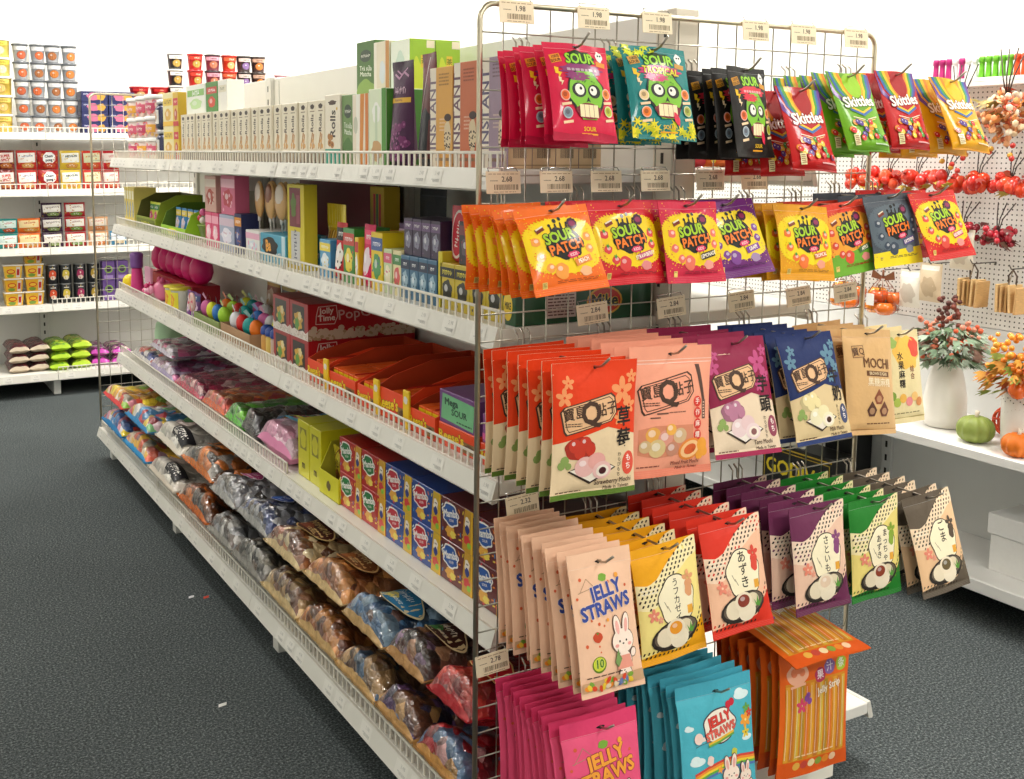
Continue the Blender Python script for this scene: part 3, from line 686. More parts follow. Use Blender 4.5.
# ================================================================ shelving
SHW='E6E4DC'
LEV=[1.39,1.09,.79,.49]         # shelf surfaces
def shelf_part(parent,y0,y1,z,xf,xb,sgn=1,fence=True,base=False,axis='y',ccol='DEDBD1',tick=True,hf=.031):
    """one shelf board with its price channel and riser fence. xf front edge, xb back edge (along the depth axis)"""
    def A(v): return v if axis=='y' else [(p[1],p[0],p[2]) for p in v]
    g=G()
    lo=(min(xf,xb),y0+.001,z-.028); hi=(max(xf,xb),y1-.001,z)
    if axis=='y': cbox(g,lo,hi,SHW,'white_metal',.002)
    else: cbox(g,(lo[1],lo[0],lo[2]),(hi[1],hi[0],hi[2]),SHW,'white_metal',.002)
    s=mk('shelf',g,parent)
    # price channel: a leaning strip with a lip
    g=G(); o=-sgn
    prof=[(xf,z),(xf+o*.008,z+.002),(xf+o*.020,z-.038),(xf+o*.017,z-.042),(xf+o*.006,z-.040),(xf,z-.02)]
    n=len(prof); vs=[(x,y,zz) for y in(y0+.0015,y1-.0015) for x,zz in prof]
    fs=[[i,(i+1)%n,n+(i+1)%n,n+i] for i in range(n)]+[list(range(n)),[n+i for i in range(n)]]
    g.add(A(vs),fs,ccol,'plastic',False)
    if tick:
        L=y1-y0; pr=Pr(L*100,4.2); q=random.Random(int(y0*100+z*977))
        x=-L*50+4; k_=int(z*100)
        while x<L*50-6:
            wd=5.4; pr.rect(x+wd/2,2.1,wd,3.2,'E6E3DA'); pr.barcode(x+wd*.62,1.3,wd*.5,.7,'B9B8B2',int(x*7)+k_); pr.rect(x+wd*.3,1.5,wd*.12,.25,'C5C4BE')
            pr.text(('1.98','2.98','3.48','0.98','2.28','4.98')[q.randrange(6)],x+wd*.6,2.75,1.15,'B4B3AD',0,.0)
            x+=wd+(1.6 if q.random()<.45 else 6+q.random()*8)
        ym=(y0+y1)/2
        def fm(x,y,off):
            t=y/4.2
            return (xf+o*(.020-.012*t+off+.0004), ym-sgn*x/100 if axis=='y' else ym+x/100, z-.038+.040*t)
        gg=G(); apply(gg,pr,fm,'paper',sm=False,cell=50); gg.v=A(gg.v); 
        b=len(g.v); g.v+=gg.v; g.f+=[[k+b for k in f] for f in gg.f]; g.c+=gg.c; g.m+=gg.m; g.s+=gg.s
    mk('price_channel',g,s)
    if fence:
        g=G(); xr=xf-o*.006
        tube(g,A([(xr,y0+.004,z),(xr,y0+.004,z+hf),(xr,y1-.004,z+hf),(xr,y1-.004,z)]),.0032,'E8E3D6','plastic',6)
        y=y0+.03
        while y<y1-.015:
            a=(xr-.0018,y-.0028,z-.001);b=(xr+.0018,y+.0028,z+hf)
            if axis!='y': a,b=(a[1],a[0],a[2]),(b[1],b[0],b[2])
            cbox(g,a,b,'E8E3D6','plastic',.0004); y+=.0265
        mk('riser_fence',g,s)
    return s
gond=empty('gondola_shelving',(.5,1.75,0))
tag(gond,'long white double-sided shop gondola with riser fences down the middle of the shop','gondola shelving')
gond.location=(0,0,0)
g=G(); cbox(g,(.475,.05,.1),(.505,3.45,1.70),'E6E4DC','white_metal',.002)
for k in range(3): cbox(g,(.4735,.05+1.133*(k+1)-.0015,.15),(.5065,.05+1.133*(k+1)+.0015,1.69),'B8B6AE','white_metal',.0005)
mk('back_panel',g,gond)
SECT=[(.06,1.25),(1.25,2.40),(2.40,3.45)]
for k,y in enumerate((.055,1.25,2.40,3.45)):
    g=G(); cbox(g,(.46,y-.03,0),(.52,y+.03,1.705),'E2D8C6' if k==0 else 'DCDAD2','white_metal',.002)
    for zz in range(30): 
        for sx in (.4595,.5205): cbox(g,(sx-.0006,y-.004,.2+zz*.05),(sx+.0006,y+.004,.2+zz*.05+.022),'2E2E2C','plastic',.0002)
    mk('upright',g,gond)
for z in LEV:
    for i,(y0,y1) in enumerate(SECT):
        shelf_part(gond,y0,y1,z,.088,.474,1,fence=not(z==.49 and i==0))
for i,(y0,y1) in enumerate(SECT): shelf_part(gond,y0,y1,.145,-.012,.474,1,True)
for z in LEV: shelf_part(gond,.06,1.25,z,.892,.508,-1,False,tick=False)
for z in LEV[1:]: shelf_part(gond,1.25,3.45,z,.892,.508,-1,False,tick=False)
shelf_part(gond,-.04,3.45,.145,1.045,.508,-1,False,tick=False)
for y in (.10,1.17,2.28,3.40):
    for sx,xx in((1,.02),(-1,.96)):
        g=G(); cbox(g,(xx,y-.022,0),(xx+.035,y+.022,.117),'E4E2DA','white_metal',.002); mk('foot',g,gond)
g=G(); cbox(g,(.16,-.12,.062),(.845,.05,.1),'F0EBDD','white_metal',.003); d=mk('end_plinth',g,gond)
for x in(.22,.80): 
    g=G(); lathe(g,[(.016,0),(.018,.01),(.018,.035),(.01,.062)],'E9E5DA','plastic',14,(x,-.085,0)); mk('caster',g,d)

def grid_panel(y,label,zb=.165,zt=1.68):
    o=empty('wire_grid_panel',(0,y,0)); tag(o,label,'wire grid panel')
    g=G(); r=.03
    arc=lambda cx,cz,a0,a1:[(cx+r*math.cos(R(a0+(a1-a0)*i/6)),0,cz+r*math.sin(R(a0+(a1-a0)*i/6))) for i in range(7)]
    tube(g,[(0,0,zb)]+arc(r,zt-r,180,90)+arc(1-r,zt-r,90,0)+[(1,0,zb)],.0052,'C9BFA8','steel',8)
    tube(g,[(0,0,zb+.01),(1,0,zb+.01)],.005,'C9BFA8','steel',8)
    mk('panel_frame',g,o)
    g=G()
    for k in range(1,20): tube(g,[(.05*k,.004,zb+.01),(.05*k,.004,zt)],.0015,'B4ADA0','steel',5)
    k=1
    while zt-.05*k>zb+.03: tube(g,[(0,0,zt-.05*k),(1,0,zt-.05*k)],.0015,'B4ADA0','steel',5); k+=1
    mk('wire_mesh',g,o)
    return o
grid_panel(0,'tall chrome wire grid panel on the near end of the gondola holding the hanging bags')
grid_panel(3.5,'chrome wire grid panel on the far end of the gondola near the back shelves')

# ================================================================ bags on the end panel
# key: design, size, thickness, options
WG=dict(tab=.085,seal=.055)
BAGS={}
def B_(k,*a,**kw): BAGS[k]=bag(*a,**kw)
B_('pinkz',zombie('D6063F','5A0820','8A2C6A','','F0E0F0'),.128,.167,.018,'film',tab=.07,seal=.05,seed=1)
B_('teal',zombie('12807E','08302E','D0286A','TROPICAL','E8D83A',True),.145,.17,.018,'film',tab=.07,seal=.05,seed=2)
B_('black',zombie('1A1512','0C0C0C','D8243C','','F0E0F0'),.118,.167,.018,'film',tab=.07,seal=.05,seed=3)
B_('red',skit('C40C0C','A80A0E'),.115,.168,.03,'film',tab=.1,seal=.02,gus=True,seed=4)
B_('green',skit('6CA812','98C828'),.118,.168,.03,'film',tab=.1,seal=.02,gus=True,seed=5)
B_('yellow',skit('ECA808','F0B80E'),.118,.168,.03,'film',tab=.1,seal=.02,gus=True,seed=6)
sp=dict(tab=.1,seal=.09)
for k,a in dict(orange=('EE6A08','F2CE08','PEACH','E88A3C','F09A3C',0),strawberry=('CE1626','F0CA08','STRAWBERRY','C03468','D83C3C',1),lemon=('CE1E42','F0CA08','LEMONADE','3A2A1A','E8705A',0),
    grape=('6A1C6E','F0D01E','GRAPE','7A3A9A','7A3C8C',0),tropical=('E49C0A','F0D208','TROPICAL','D86A2A','E8702A',1),apple=('D83A22','F0A02A','APPLE','4A6A3A','D8482A',3),
    grey=('4A525C','5A6670','EXTREME','5A4A8A','3A4656',2),red=('CE1612','F0CA08','REDBERRY','C83A5A','D8483A',1)).items():
    B_('spk_'+k,spk(*a),.136 if k=='lemon' else .142 if k=='strawberry' else .146,.148,.016,'film',seed=len(BAGS),**sp)
B_('straw_mochi',qmochi('E23A08','E9CFA8','5C7A2A','草莓','F6B878',('C83C2A','E8A8A0','4A1A20'),'Strawberry Mochi'),.176,.228,.024,'film_soft',seed=20,**WG)
B_('fruit_mochi',salmon(),.186,.23,.024,'film_soft',tab=.13,seal=.06,seed=21,tabcol='F2A184',sealcol='E8866A')
B_('taro_mochi',qmochi('8C1440','E6CFB2','A0244E','芋頭','D8609A',('B87A94','E4C4C4','8A5A5A'),'Taro Mochi'),.165,.222,.024,'film_soft',tabcol='A8385A',tab=.11,seal=.06,seed=22)
B_('milk_mochi',qmochi('16295E','DCC394','26386A','牛奶','7AA8B8',('E8D8A0','EADFB0','4A2E22'),'Milk Mochi'),.15,.212,.024,'film_soft',tabcol='26406E',seed=23,**WG)
B_('sugar_mochi',beige(),.148,.215,.026,'film',tab=.08,seal=.05,seed=24,hole=True)
B_('cream_mochi',cream(),.13,.2,.022,'film',seed=25,**WG)
B_('straws',straws('EFC2A2','3A4C9A','F2D8C0','E89A86','C8A07A'),.13,.232,.015,'film_soft',tab=.11,seal=.04,seed=26,hole_y=.018)
B_('pinkstraws',straws('E8567E','F0A03C','8A1E3A','F6E4E8','C8406A'),.165,.25,.015,'film_soft',tab=.11,seal=.04,seed=27,tabcol='E0406E',hole_y=.018)
B_('bluestraws',bluejelly(),.188,.25,.016,'film',tab=.1,seal=.04,seed=28,tabcol='48AAC0',hole_y=.02)
B_('strips',orangejelly(),.2,.255,.016,'film',tab=.06,seal=.04,seed=29,tabcol='E86A1E')
for k,a in dict(egg=('F0A814','F4E08A','うフカゼイ','E0A070','F0A01E','E8982A'),azuki=('D8321E','F0BC9A','あずき','D84A3A','D8321E','8A3A2A'),taro=('6A2A4E','EBC2A8','さといも','8A4A7A','6A2A4E','E8CCB0'),
    matcha=('1F7A26','EBD67C','まっちゃ/あずき','8CAA3C','6A8A2A','8A3A22'),sesame=('5E5244','E8BE92','ごま','5A4A3C','8A7A60','6A5A38')).items():
    B_('wag_'+k,wagashi(*a),.148,.207,.022,'film_soft',seed=len(BAGS)+5,**WG)

HOOKS=[ # design, X, z top of front bag, y of front bag, count, tilt of front bag, yaw, roll, name, words, group
('pinkz',.085,1.606,-.165,6,17,0,-2,'pink sour candy bag with green zombie face','top row'),
('teal',.278,1.614,-.13,4,17,0,-2,'teal tropical sour candy bag with green zombie face','top row'),
('black',.478,1.585,-.15,5,11,12,-1,'black sour candy bag with green zombie face','top row'),
('red',.605,1.55,-.16,3,22,0,-3,'red rainbow fruit candy pouch','top row by black bags'),
('green',.742,1.583,-.155,5,25,0,-2,'green rainbow fruit candy pouch','top row'),
('red',.908,1.594,-.13,3,20,0,-1,'red rainbow fruit candy pouch','top row before yellow pouches'),
('yellow',1.045,1.583,-.155,4,27,0,-4,'yellow rainbow fruit candy pouch','end of the top row'),
('spk_orange',.036,1.338,-.175,7,24,0,4,'orange-edged yellow sour gummy bag','second row'),
('spk_strawberry',.209,1.341,-.135,4,19,0,0,'red-edged strawberry sour gummy bag','second row'),
('spk_lemon',.344,1.340,-.155,5,15,0,-1,'pink-edged lemonade sour gummy bag','second row'),
('spk_grape',.455,1.338,-.13,5,24,0,4,'purple-edged grape sour gummy bag','second row'),
('spk_tropical',.637,1.328,-.15,6,15,0,-4,'yellow tropical sour gummy bag','second row'),
('spk_apple',.775,1.33,-.125,3,15,0,6,'green and orange sour gummy bag','second row'),
('spk_grey',.89,1.345,-.145,3,13,0,3,'grey sour gummy bag','second row'),
('spk_red',1.01,1.349,-.155,3,24,0,3,'red and yellow sour gummy bag','end of the second row'),
('straw_mochi',.095,1.080,-.225,7,3,0,-2,'orange-red strawberry mochi bag','third row'),
('fruit_mochi',.279,1.082,-.2,6,6,0,-3,'salmon pink fruit mochi bag','third row'),
('taro_mochi',.455,1.080,-.165,4,18,0,-2,'magenta taro mochi bag','third row'),
('milk_mochi',.64,1.076,-.17,6,18,0,1,'navy blue milk mochi bag','third row'),
('sugar_mochi',.84,1.067,-.15,5,12,0,-5,'tan brown sugar mochi pouch','third row'),
('cream_mochi',1.0,1.045,-.10,3,10,0,-1,'cream fruit mochi pouch','end of the third row'),
('straws',.092,.752,-.25,10,15,0,-1,'pale pink jelly straws bag with rabbit','fourth row'),
('wag_egg',.256,.736,-.22,6,9,0,3,'yellow checked mochi bag','fourth row'),
('wag_azuki',.41,.756,-.22,6,14,0,1,'red checked azuki mochi bag','fourth row'),
('wag_taro',.637,.748,-.22,6,9,0,0,'purple checked taro mochi bag','fourth row'),
('wag_matcha',.825,.726,-.2,6,7,0,0,'green checked matcha mochi bag','fourth row'),
('wag_sesame',.985,.712,-.205,6,17,0,3,'grey-brown checked sesame mochi bag','end of the fourth row'),
('pinkstraws',.121,.437,-.225,11,12,0,-1,'hot pink jelly straws bag','bottom row'),
('bluestraws',.405,.424,-.205,9,10,0,-2,'turquoise jelly straws bag with rainbow','bottom row'),
('strips',.678,.437,-.2,8,4,0,-3,'orange jelly strip bag','bottom row'),
]
for hi,(k,X,zt,yf,n,tilt,yaw,roll,words,where) in enumerate(HOOKS):
    B=BAGS[k]; zh=zt-.012
    hook=G(); L=-yf+.03
    tube(hook,[(X,.006,zh+.03),(X,-.004,zh+.022),(X,-.006,zh+.004),(X,-.014,zh),(X,yf-.008,zh),(X,yf-.02,zh+.004),(X,yf-.04,zh+.02)],.0022,'A79F93','steel',6)
    tube(hook,[(X-.014,.006,zh+.03),(X-.014,-.006,zh+.02),(X-.014,-.006,zh-.012),(X+.014,-.006,zh-.012),(X+.014,-.006,zh+.02),(X+.014,.006,zh+.03)],.0018,'A79F93','steel',5)
    tag(mk('peg_hook',hook),f'steel peg hook, {words} stack, {where}','peg hook','peg hooks on the wire panel')
    q=random.Random(hi*13+5)
    for i in range(n):
        t=i/(n-1) if n>1 else 1
        y=-.022+(yf+.022)*t
        sp_=abs(yf+.022)/max(1,n-1)
        if 0<i<n-1: y+=q.uniform(-.1,.1)*sp_
        tl=tilt*(.35+.65*t)+q.uniform(-1,1)*.4
        last=i==n-1
        rot=(R(-tl),R(-roll*(t if not last else 1)+q.uniform(-1.6,1.6)*(0 if last else 1)),R(yaw*t+q.uniform(-1.3,1.3)*(0 if last else 1)))
        xo=0 if last else q.uniform(-.012,.004)
        lab=(f'{words}, front of its stack, {where}' if last else f'{words}, {nth(n-2-i+1)} from front of stack, {where}')
        place_bag('candy_bag',B,(X+xo,y,zh-.001-(0 if last else q.uniform(0,.004))),rot,lab,'candy bag',f'{words}s')
# the top strip bag lies folded forward over its stack
B=BAGS['strips']
place_bag('candy_bag',B,(.668,-.02,.472),(R(-83),R(0),R(-2)),'orange jelly strip bag lying flat across the top of its stack','candy bag','orange jelly strip bags')

# price tags clipped to the wires
def price_tag(x,z,price,label,y=-.0085,roll=0):
    g=G(); cbox(g,(-.036,-.0008,-.02),(.036,.0008,.02),'FBEBCB','paper',.0004)
    p=Pr(7.2,4.0); p.lines(0,3.5,6.2,.3,1,'B89A70',int(x*100)).text(price,.7,2.55,1.3,'5A4A3A',0,.015).lines(-2,2.3,1.6,.3,1,'8A7450',4).barcode(.5,1.15,5,.95,'8A7658',int(x*50)).lines(.2,.3,4.6,.25,1,'A08058',6)
    apply(g,p,lambda a,b,o:(a/100,-.0008-o,b/100-.02),'paper',sm=False,o0=.0002)
    o=mk('price_tag',g); o.location=(x,y,z); o.rotation_euler=(R(-6),R(roll),0)
    tag(o,label,'price tag','beige price tags on the wire panel')
    h=G(); tube(h,[(-.03,-.001,.019),(-.03,.004,.026),(.03,.004,.026),(.03,-.001,.019)],.0012,'D8D4CC','clear',5)
    mk('tag_clip',h,o)
for i,(x,z,pr_) in enumerate(((.07,1.667,'1.98'),(.237,1.667,'1.98'),(.386,1.667,'1.98'),(.64,1.667,'1.98'),(.774,1.667,'1.98'),(.931,1.667,'1.98'))):
    price_tag(x,z,pr_,f'beige price tag, {nth(i)} along the top rod of the wire panel')
for i,x in enumerate((.046,.16,.274,.392,.532,.651)): price_tag(x,1.368,'2.68',f'beige price tag, {nth(i)} along the wire above the sour gummy bags')
for i,x in enumerate((.248,.441,.628,.792,.936)): price_tag(x,1.118,'2.84',f'beige price tag, {nth(i)} along the wire above the mochi bags',roll=-4)
price_tag(.095,.766,'2.32','beige price tag on the wire above the pale pink straws bags',roll=-4)
price_tag(.032,.468,'2.78','beige price tag on the post above the hot pink straws bags',roll=-3)
# ================================================================ goods on the aisle side of the gondola
GAP=.0015
def fmx(x0,yc,z,s=100):   # artwork on a face looking towards -X (into the aisle)
    return lambda x,y,o:(x0-o,yc-x/s,z+y/s)
def fmy(xc,y0,z,s=100):   # artwork on a face looking towards -Y (towards the near end)
    return lambda x,y,o:(xc+x/s,y0-o,z+y/s)
def box_mesh(d,w,h,col,front=None,side=None,m='card',sides=None,bev=.0012,top=None,name='carton'):
    """carton, origin at base centre; depth d along X, width w along Y; front art faces -X, side art faces -Y"""
    g=G(); cbox(g,(-d/2,-w/2,0),(d/2,w/2,h),col,m,bev,sides)
    if front: apply(g,front,lambda x,y,o:(-d/2-o,-x/front.W*w,y/front.H*h),m,sm=False,cell=60,o0=.0003,do=.00003)
    if side: apply(g,side,lambda x,y,o:(x/side.W*d,-w/2-o,y/side.H*h),m,sm=False,cell=60,o0=.0003,do=.00003)
    if top: apply(g,top,lambda x,y,o:(-d/2+y/top.H*d,-x/top.W*w,h+o),m,sm=False,cell=60,o0=.0003,do=.00003)
    return g.mesh(name)
def put(name,me,loc,label,cat,group=None,rz=0,rot=None):
    o=link(name,me); o.location=loc; o.rotation_euler=rot or (0,0,rz); return tag(o,label,cat,group)
X0=.118
Z1,Z2,Z3,Z4,Z5=[z+.0006 for z in(1.39,1.09,.79,.49,.145)]
# ---- top shelf -------------------------------------------------
def tub_art(c):
    p=Pr(26,6.4,'F2E4DC'); q=random.Random(c)
    for k in range(70): p.ell(-12.5+25*q.random(),.5+5.2*q.random(),.95,.8,('E8909A','F0C070','E86A6A','F4D8C8','D8A0B8')[k%5],0,8)
    p.rect(0,3.4,12,3.2,('D8607A','E8A83C','C84A6A')[c%3]).text('GUMMIES',0,3.4,2,'FFF6EE',0,.03)
    return p
def cyl_art(g,pr,r,z0,mat,turn=-PI/2): apply(g,pr,lambda x,y,o:((r+o)*math.cos(turn+x/100/r),(r+o)*math.sin(turn+x/100/r),z0+y/100),mat,cell=1.2,clampx=False)
TUBM=[]
for c in range(3):
    g=G(); lathe(g,[(.064,0),(.068,.004),(.070,.07),(.068,.072)],'F0DCD4','plastic',28); cyl_art(g,tub_art(c),.0702,.004,'plastic',PI)
    l=G(); lathe(l,[(.0745,.072),(.0755,.074),(.0755,.086),(.072,.088)],'F6F6F2','plastic',28)
    TUBM.append((g.mesh('tub'),l.mesh('lid')))
for i,y in enumerate((2.98,3.15,3.32)):
    for k in range(3):
        o=put('gummy_tub',TUBM[(i+k)%3][0],(.20,y,Z1+k*.0885),f'round gummy tub with white lid, {nth(k)} level, {nth(i)} column from the jars','tub','gummy tubs on the top shelf')
        link('lid',TUBM[(i+k)%3][1],o)
g=G(); lathe(g,[(.05,0),(.055,.01),(.055,.085),(.045,.1)],'3A3C5A','foil',20); pj=Pr(20,8); pj.rect(-1,4,7,5.5,'D8D4D0').ell(-1,4,2,1.8,'C88A3A').text('COFFEE',-1,5.8,1.1,'2A2A4A',0,.02); cyl_art(g,pj,.0552,.01,'foil',PI)
jm=g.mesh('jar'); l=G(); lathe(l,[(.047,.1),(.05,.102),(.05,.116),(.047,.118)],'C8C6C8','steel',20); jl=l.mesh('lid')
for k in range(2):
    o=put('snack_jar',jm,(.18,2.80,Z1+k*.1185),f'dark blue jar with silver lid, {["lower","upper"][k]} one beside the gummy tubs','jar','dark blue jars'); link('lid',jl,o)
def artbox(base,band,txt,tc='FFFFFF',W=10,H=15,blob=None,low=None):
    p=Pr(W,H,base); p.rect(0,H*.72,W*.86,H*.22,band).text(txt,0,H*.72,W*.2,tc,0,.025)
    if blob: p.blob(0,H*.34,W*.3,H*.18,blob,.1,5,2).ell(-W*.06,H*.37,W*.12,H*.08,mix(blob,'FFFFFF',.4))
    if low: p.rect(0,H*.07,W,H*.14,low)
    return p
cm=box_mesh(.06,.15,.128,'E8DCA6',artbox('E8DCA6','E8C83C','CRISPY','8A5A1E',12,11,'D8A83C','E8B82A'),name='carton')
for k in range(2): put('biscuit_box',cm,(.155,2.61,Z1+k*.1285),f'cream and yellow biscuit box, {["lower","upper"][k]} of two beside the dark jars','box','cream biscuit boxes')
cm=box_mesh(.06,.075,.126,'D8B43A',artbox('D8B43A','C8283A','NUTS','FFF0D0',6,11,'B8482A','C8282A'),name='carton')
for k in range(2): put('nut_box',cm,(.155,2.495,Z1+k*.127),f'red and yellow nut box, {["lower","upper"][k]} of two beside the cream boxes','box','red and yellow nut boxes')
# wafer rolls: a long row of slim cartons
def rolls_art():
    p=Pr(6.4,17.6,'E6DCC4'); p.rect(0,1.6,6.4,3.2,'4A3C30').polys([[(x,.3),(x+.5,.3),(x+.7,2.8),(x+.1,2.9)] for x in(-2.8,-1.6,-.3,.9,2.1)],'C8B090')
    p.blob(0,16,1.4,.7,'3A2A22',.1,5,1).rect(0,14.7,3.2,.25,'8A7A62').text('Rolls',-.1,11.4,2.6,'4A3A30',86,.02).polys([[(-1.9,4.2),(-1.3,4.1),(.4,8.6),(-.3,8.9)],[(-.4,4),(.3,4),(1.2,8.2),(.5,8.4)]],'B8824A').dots([(-1.2,5.2,.7),(.9,4.9,.7),(.2,6.3,.6)],'D8A868',10).rect(2.7,9,.3,14,'D2C4A4')
    return p
rm=box_mesh(.15,.0645,.166,'E6DCC4',rolls_art(),name='carton')
g0,g1=1.0,2.425; nr=21
for i in range(nr):
    y=g0+.0335+(g1-g0-.067)*i/(nr-1)
    put('wafer_roll_box',rm,(X0+.078+(.004 if i%3 else 0),y,Z1),f'slim cream wafer roll carton, {nth(i)} from the near end of its long row','box','cream wafer roll cartons')
p=Pr(7.5,17.6,'E9E0CC'); p.rect(0,1.9,7.5,3.8,'2A9A86').blob(0,15.6,1.9,.6,'4A3428',.15,5,2).text('Rolls',.3,10.2,3.6,'3A2C26',88,.02).dots([(-1.4,5.4,1.0),(-.2,4.9,.9),(-1.7,7,.8),(-.5,6.8,.7)],'B0783C',12).dots([(-1.4,5.4,.4),(-.2,4.9,.4)],'7A4A22',8).star(2.2,14,.5,.3,8,'D8B03C')
rb=box_mesh(.15,.10,.176,'E9E0CC',p,sides={(2,1):'5AA88A'},name='carton')
put('wafer_roll_box',rb,(X0+.076,.948,Z1),'cream and teal wafer roll carton standing face out at the near end of the row','box')
# second tier on the wafer rolls
for nm,y,w,c,a,lab in(('tea_box',2.30,.25,'EDEFE4',artbox('EDEFE4','8CC06A','TEA','FFFFFF',14,10,'BFE0A0'),'white and pale green tea box lying on the slim cartons at their far end'),
    ('fruit_box',2.10,.14,'4A8A3A',artbox('4A8A3A','C8382A','BERRY','FFFFFF',9,10,'D8402A'),'green and red fruit snack box standing on the slim cartons'),
    ('tea_box',1.975,.10,'F2F0E6',artbox('F2F0E6','E6E0C8','MILK','8A8A6A',8,10),'plain white box standing on the slim cartons nearest the spine'),):
    put(nm,box_mesh(.06,w,.105,c,a,name='carton'),(X0+.06,y,Z1+.167),lab,'box')
# matcha drink boxes, sachets
def matcha(base,alt): 
    p=Pr(8,16,base); p.blob(0,3,4,3,alt,.1,4,1).blob(0,12.2,2.4,1.6,'3A4A3A',.05,4,2).text('ROYAL',0,12.2,1.3,'E8E8D8',0,.02).text('Trà sữa',0,8.9,1.7,'E8EEDC',-4,.015).text('Matcha',0,7.4,1.7,'E8EEDC',-4,.015)
    return p
put('matcha_box',box_mesh(.13,.074,.172,'6E8E52',matcha('7A9A5C','4A7434'),name='carton'),(X0+.07,.858,Z1),'green matcha milk tea carton beside the teal wafer carton','box')
p=Pr(9,16,'E6D8BE'); p.rect(-1.2,8,2.2,16,'F2EEE2').poly([(.2,16),(2.4,16),(1.2,0),(-.6,0)],'D88A3A').rect(3.6,8,1.6,16,'D2782A').ell(-2.6,9,1.2,2,'C8C8B4')
put('tea_box',box_mesh(.14,.094,.17,'EADFCB',p,name='carton'),(X0+.07,.772,Z1),'cream and orange tea carton between the green cartons','box')
p=Pr(9,16,'DCE6C8'); p.rect(3.4,8,2.2,16,'4E8E34').blob(-.5,11,2,2.2,'F2F4EA',.1,5,2).rect(-.5,8.5,1.2,8,'C8D8B8').blob(-.4,3,2.6,2.2,'C8A070',.12,5,5)
put('tea_box',box_mesh(.14,.096,.178,'DCE6C8',p,sides={(1,0):'4E8E34'},name='carton'),(X0+.07,.675,Z1),'white and green tea carton beside the purple pouch','box')
# pouches standing on the shelf: pillow meshes facing the aisle
def pouch(w,h,t,pr,mat='film',seed=1,tab=.06,seal=.02,tabcol=None,gus=True,nx=12,ny=14):
    f0=surf(w,h,t,seal,tab,gus,seed,.03); g=G()
    f=lambda u,v,s,o:(lambda q:(q[1],-q[0],q[2]))(f0(u,v,s,o))
    sheet(g,f,0,1,0,1,nx,ny,pr.base,mat); apply(g,pr,lambda x,y,o:f(x/pr.W+.5,y/pr.H,-1,o),mat,cell=1.3)
    return g.mesh('pouch')
p=Pr(11,23,'43183F'); p.rect(0,22,11,2,'2E102C').text('KAFE',0,16.6,2.6,'C8A8B8',0,.03).line([(-3.4,20.2),(-1,19.2),(1,20.6),(3.6,19.6)],.5,'B88AA8').line([(-2.4,21),(0,20),(2.6,21.4)],.35,'B88AA8').rect(0,14.4,10,1.1,'D8A83A').text('ARABICA',0,14.4,.9,'3A1838',0,.02)
q=random.Random(3)
p.dots([(-4.5+9*q.random(),1.2+8*q.random(),.75) for _ in range(40)],'6E2A5E',8).dots([(-4.5+9*q.random(),1.2+8*q.random(),.3) for _ in range(40)],'9A5A88',6)
put('coffee_pouch',pouch(.105,.235,.05,p,'film',3,.05),(X0+.02,.575,Z1),'dark purple pouch with a yellow stripe standing between cartons on the top shelf','pouch')
p=Pr(9,24,'5A2A2A'); p.poly([(-4.5,0),(4.5,0),(4.5,10),(1,12.5),(-4.5,9.5)],'16181E').poly([(-4.5,24),(4.5,24),(4.5,16),(-3.8,19)],'6A2A30').line([(-4,3),(-1,14),(.5,23)],.35,'C8C0BC').line([(-3,1.5),(.2,12)],.2,'8A8A90')
put('clear_pouch',pouch(.085,.245,.045,p,'film',8,.03),(X0+.03,.465,Z1),'leaning clear pouch of black sweets with maroon top, beside the ochre carton','pouch',None,0,(R(0),R(0),R(-8)))
def instant(c,rb):
    p=Pr(10,23.5,c); p.rect(-3.6,11.7,2.7,23.5,'E6DCCA').text('INSTANT',-3.6,12.6,4.1,rb,90,.02,None,1.02)
    p.lines(1.2,20.6,4.4,3.2,4,mix(c,'4A1A14',.5),4).lines(.6,10,2.6,3.4,4,mix(c,'F0D8C0',.5),8)
    p.blob(2.8,7.2,1.5,3.8,'D8C4A0',.08,5,3).ell(2.9,11.6,1.5,.9,'3A2420'); q=random.Random(5)
    p.dots([(2.8+(q.random()-.5)*2.4,4.2+q.random()*4,.24) for _ in range(26)],'3A2A24',6)
    p.lines(.8,1.8,6.4,1.6,1,'8A6A4A',3)
    return p
def endflap(c):
    p=Pr(5.2,23.5,'D2B28C'); p.rect(0,11.75,5.2,23.5,'D2B28C').rect(0,20,5.2,7,c).barcode(0,3.2,3.1,2.0,'2A2420',6).rect(0,.7,5.2,.3,'A88A66').text('BOBA',0,19,1.6,'F2E6D6',90,.02)
    return p
INST=[('D8A04A','7A6A78','ochre',.36,.207),('C46A44','6A4A5A','terracotta',.256,.211),('9A8496','5A5070','mauve',.142,.213)]
for c,rb,nm,y,h in INST:
    em=box_mesh(.053,.099,h,c,instant(c,rb),endflap(c),name='carton')
    for k in range(4 if nm=='mauve' else 2):
        put('drink_mix_box',em,(X0+.027+.0545*k,y,Z1),f'{nm} instant drink carton, {"facing the aisle" if k==0 else nth(k)+" one behind the front one"}, near end of top shelf','box','instant drink cartons')
